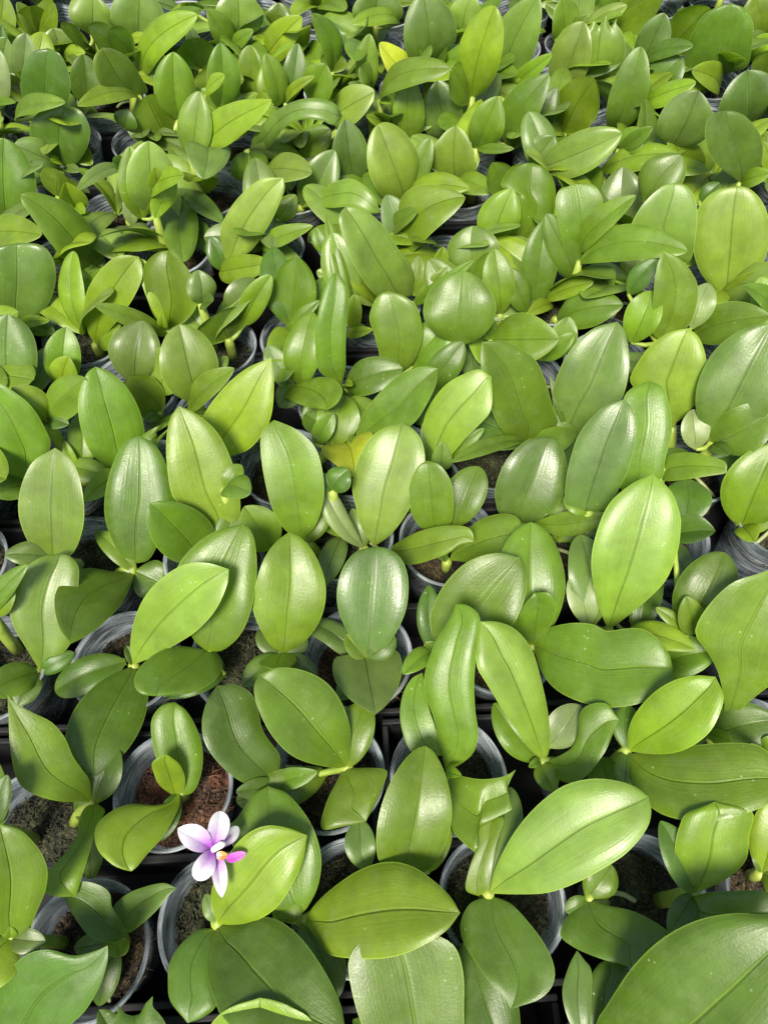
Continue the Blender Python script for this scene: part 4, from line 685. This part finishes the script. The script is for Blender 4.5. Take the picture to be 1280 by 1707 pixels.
# ------------------------------------------------------------------ plants
def area(i): return max((l[2] for l in PL[i][3]), default=0)*T[PL[i][1]][2]
def stem_part(root, org, foot, crown, rnd):
    mid = foot.lerp(crown, .55)+Vector((0, 0, .004)); pts = [foot-Vector((0, 0, .004)), foot.lerp(mid, .5), mid, crown+Vector((0, 0, .001))]
    r0 = .0042+rnd.uniform(0, .0012)
    V, F = tube(pts, [r0, r0*.95, r0*1.0, r0*.75], 10); return mesh('stem', [v-org for v in V], F, M_STEM, root)
def root_part(root, rnd):
    a = rnd.uniform(0, 6.28); p = Vector((math.cos(a)*.004, math.sin(a)*.004, PH-.012)); pts = [p]; 
    for s in range(7):
        a += rnd.uniform(-.3, .3); p = p+Vector((math.cos(a)*.0042, math.sin(a)*.0042, (.002, .001, -.0005, -.001, -.0015, -.002, -.002)[s])); pts.append(p)
    V, F = tube(pts, [.0017]*7+[.0011], 7); return mesh('aerial_root', V, F, M_ROOT, root)
def base_plant(x, y, label, seed, moss=None):
    r = random.Random(seed)
    root = bpy.data.objects.new('potted_orchid', None); link(root); root.location = (x, y, RIM-PH); root['label'] = label; root['category'] = 'orchid'; root['group'] = 'potted orchids standing in rows on the nursery bench'
    po = bpy.data.objects.new('pot', POTS[r.randrange(5)]); link(po, root); po.rotation_euler.z = r.uniform(0, 6.28)
    mi = r.randrange(4) if moss is None else moss
    mo = bpy.data.objects.new('moss', MOSSES[mi]); link(mo, root); mo.rotation_euler.z = r.uniform(0, 6.28)
    return root, r
def petal(name, cen, tip, width, n, mat, parent, org, a, b, cup, bend, rnd): return blade(name, cen, tip, width, n, mat, parent, org, rnd, a=a, b=b, bend=bend, cup=cup, roll=.05, NU=7, NV=18)
SPARE = []
for j, (x, y, pin) in enumerate(POTP):
    if not own[j]: SPARE.append(j); continue
    blocks = sorted(own[j], key=area, reverse=True)
    root, rnd = base_plant(x, y, PL[blocks[0]][0], 1000+blocks[0], 4 if 'red-brown' in PL[blocks[0]][0] else None)
    org = Vector(root.location); foot = org+Vector((0, 0, PH-.018))
    for i in blocks:
        lab, tile, cr, lv, k = PL[i]; s = T[tile][2]
        crown = crown_on(i, (x, y))[1]
        off = Vector((crown.x-x, crown.y-y, 0)); f2 = foot+off*(min(1, .022/max(off.length, 1e-6)))
        stem_part(root, org, f2, crown, rnd)
        for (tx, ty, wp, c, o) in lv:
            if wp <= 0: continue
            B = crown; ol = OUTL.get((tile, tx, ty))
            if ol:
                d = ray(tpx(ol[0], ol[1])); B = CAM+d*((crown-CAM).dot(FW)/d.dot(FW))
                if B.z < RIM-.008: B = atz(tpx(ol[0], ol[1]), -.008)
            elif isinstance(o.get('b'), tuple):
                bp = tpx(tile, o['b']); d = ray(bp); B = CAM+d*((crown-CAM).dot(FW)/d.dot(FW))
                if B.z < RIM-.008: B = atz(bp, -.008)
                if (B-crown).length > .012:
                    V, F = tube([crown-Vector((0,0,.003)), crown.lerp(B, .5)-Vector((0, 0, .004)), B], [.0028, .0022, .0016], 8); mesh('leaf_stalk', [v-org for v in V], F, M_STEM, root)
            leaf(root, org, B, crown, tpx(tile, (tx, ty)), s, wp, c, o, rnd, ol)
        if i == blocks[0] and y > .07:
            for q in range(rnd.choice((0, 1, 1) if y < .24 else (1, 2, 2, 3) if y < .5 else ((3, 4, 5) if y < .8 else (6, 7, 8)))):
                az = rnd.uniform(0, 6.28); L_ = rnd.uniform(.045, .075) if y < .5 else rnd.uniform(.055, .09); el = rnd.uniform(-.1, .55) if y < .5 else rnd.uniform(0, .9); c0 = foot+Vector((0, 0, .018))
                tip = c0+Vector((math.cos(az)*math.cos(el), math.sin(az)*math.cos(el), math.sin(el)))*L_
                blade('leaf', c0, tip, L_*rnd.uniform(.34, .56), (UP+Vector((rnd.uniform(-.6, .6), rnd.uniform(-.6, .6), 0))).normalized(), leaf_mat(rnd.choice('dggb' if y < .5 else 'gyylb')), root, org, rnd, NU=6, NV=18, bend=.14)
        if rnd.random() < .35: root_part(root, rnd)
        if k.get('flower'):
            C0 = atz((352, 1424), .052); cd = (CAM-C0).normalized(); nf = (cd+Vector((.35, 0, .1))).normalized()
            fl = bpy.data.objects.new('flower', None); link(fl, root); fl.location = C0-org; fl['label'] = 'white flower with violet centre and magenta lip'
            fo = C0
            def on(zx, zy, lift=0):
                d = ray((280+zx*.1172, 1340+zy*.1172)); P0 = C0+nf*lift; return CAM+d*((P0-CAM).dot(nf)/d.dot(nf))
            cen = on(640, 650)
            for (tx, ty, wd, a, b, l0, l1) in ((748, 105, .0135, .85, .50, 0, .004), (140, 355, .0145, .95, .72, .001, .003), (395, 1080, .0132, .80, .48, .002, .005), (768, 1335, .0098, .85, .80, 0, .002), (1010, 335, .0085, .85, .55, -.004, -.004)):
                petal('petal', on(640, 650, l0), on(tx, ty, l1), wd, nf, M_PETAL, fl, fo, a, b, .34, .13, rnd)
            petal('lip', on(830, 790, .004), on(1110, 705, .010), .0058, nf, M_LIP, fl, fo, .45, .5, .5, .1, rnd)
            petal('side_lobe', on(690, 740, .003), on(850, 730, .008), .0052, nf, M_LOBE, fl, fo, .6, .5, .6, .12, rnd)
            V, F = tube([on(610, 680, .001), on(690, 620, .004), on(760, 580, .006), on(820, 560, .006)], [.0016, .0021, .0023, .0012], 10); mesh('column', [v-fo for v in V], F, M_COLUMN, fl)
            V, F = tube([crown, crown.lerp(C0, .5)+Vector((.010, .004, -.018)), C0-nf*.004, C0+nf*.0005], [.0016, .0015, .0014, .0012], 8); mesh('flower_stalk', [v-fo for v in V], F, M_STEM, fl)
# ------------------------------------------------------------------ plants of the rows around, hidden or outside the picture: built once, then copied
protos = []
for v in range(3):
    root, rnd = base_plant(0, 0, '', 5000+v); org = Vector(root.location); crown = Vector((0, 0, RIM+.006)); stem_part(root, org, org+Vector((0, 0, PH-.018)), crown, rnd)
    for q in range((3, 6, 7)[v]):
        az = rnd.uniform(0, 6.28); L_ = rnd.uniform(.05, .075) if v == 0 else rnd.uniform(.08, .12); el = rnd.uniform(.0, .25) if v == 0 else rnd.uniform(.25, 1.0)
        tip = crown+Vector((math.cos(az)*math.cos(el), math.sin(az)*math.cos(el), math.sin(el)))*L_
        blade('leaf', crown, tip, L_*.5, UP, leaf_mat('dgb'[q % 3] if v == 0 else 'gylgb'[q % 5]), root, org, rnd)
    protos.append(root)
def copy_tree(o, parent=None):
    c = o.copy(); link(c)
    if parent: c.parent = parent
    for ch in list(o.children): copy_tree(ch, c)
    return c
rs = random.Random(3); nin = 0; used = set()
for j in SPARE:
    x, y, _ = POTP[j]; u, v = project(Vector((x, y, RIM+.02))); inside = -60 < u < 1340 and -40 < v < 1750
    pi = rs.randrange(1 if inside else 3) if inside else rs.randrange(3)
    o = protos[pi] if pi not in used else copy_tree(protos[pi])
    used.add(pi); o.location = (x, y, RIM-PH); o.rotation_euler.z = rs.uniform(0, 6.28)
    o['label'] = 'small potted orchid hidden beneath the leaves of its taller neighbours' if inside else 'potted orchid in the rows just beyond the edge of the photo'
    o['group'] = 'potted orchids hidden under their neighbours' if inside else 'potted orchids beyond the edge of the picture'
    nin += inside
for pi in range(3):
    if pi not in used:
        for ch in list(protos[pi].children): bpy.data.objects.remove(ch)
        bpy.data.objects.remove(protos[pi])
for k in range(-2, 15, 2):
    for q, xx in enumerate((-.75, -.25, .25, .75)):
        if abs(xx) > .5 and k < 7: continue
        t = tray(xx+.06*((k//2) % 3), k, .495); u, v = project(Vector(t.location))
        t['category'] = 'tray'; t['group'] = 'black trays under the pots'
        t['label'] = 'black plastic growing tray glimpsed between the clear pots'
print('pots', len(POTP), 'spare in view', nin, 'plants', sum(1 for o in own.values() if o), 'merged', sum(max(0, len(o)-1) for o in own.values()))
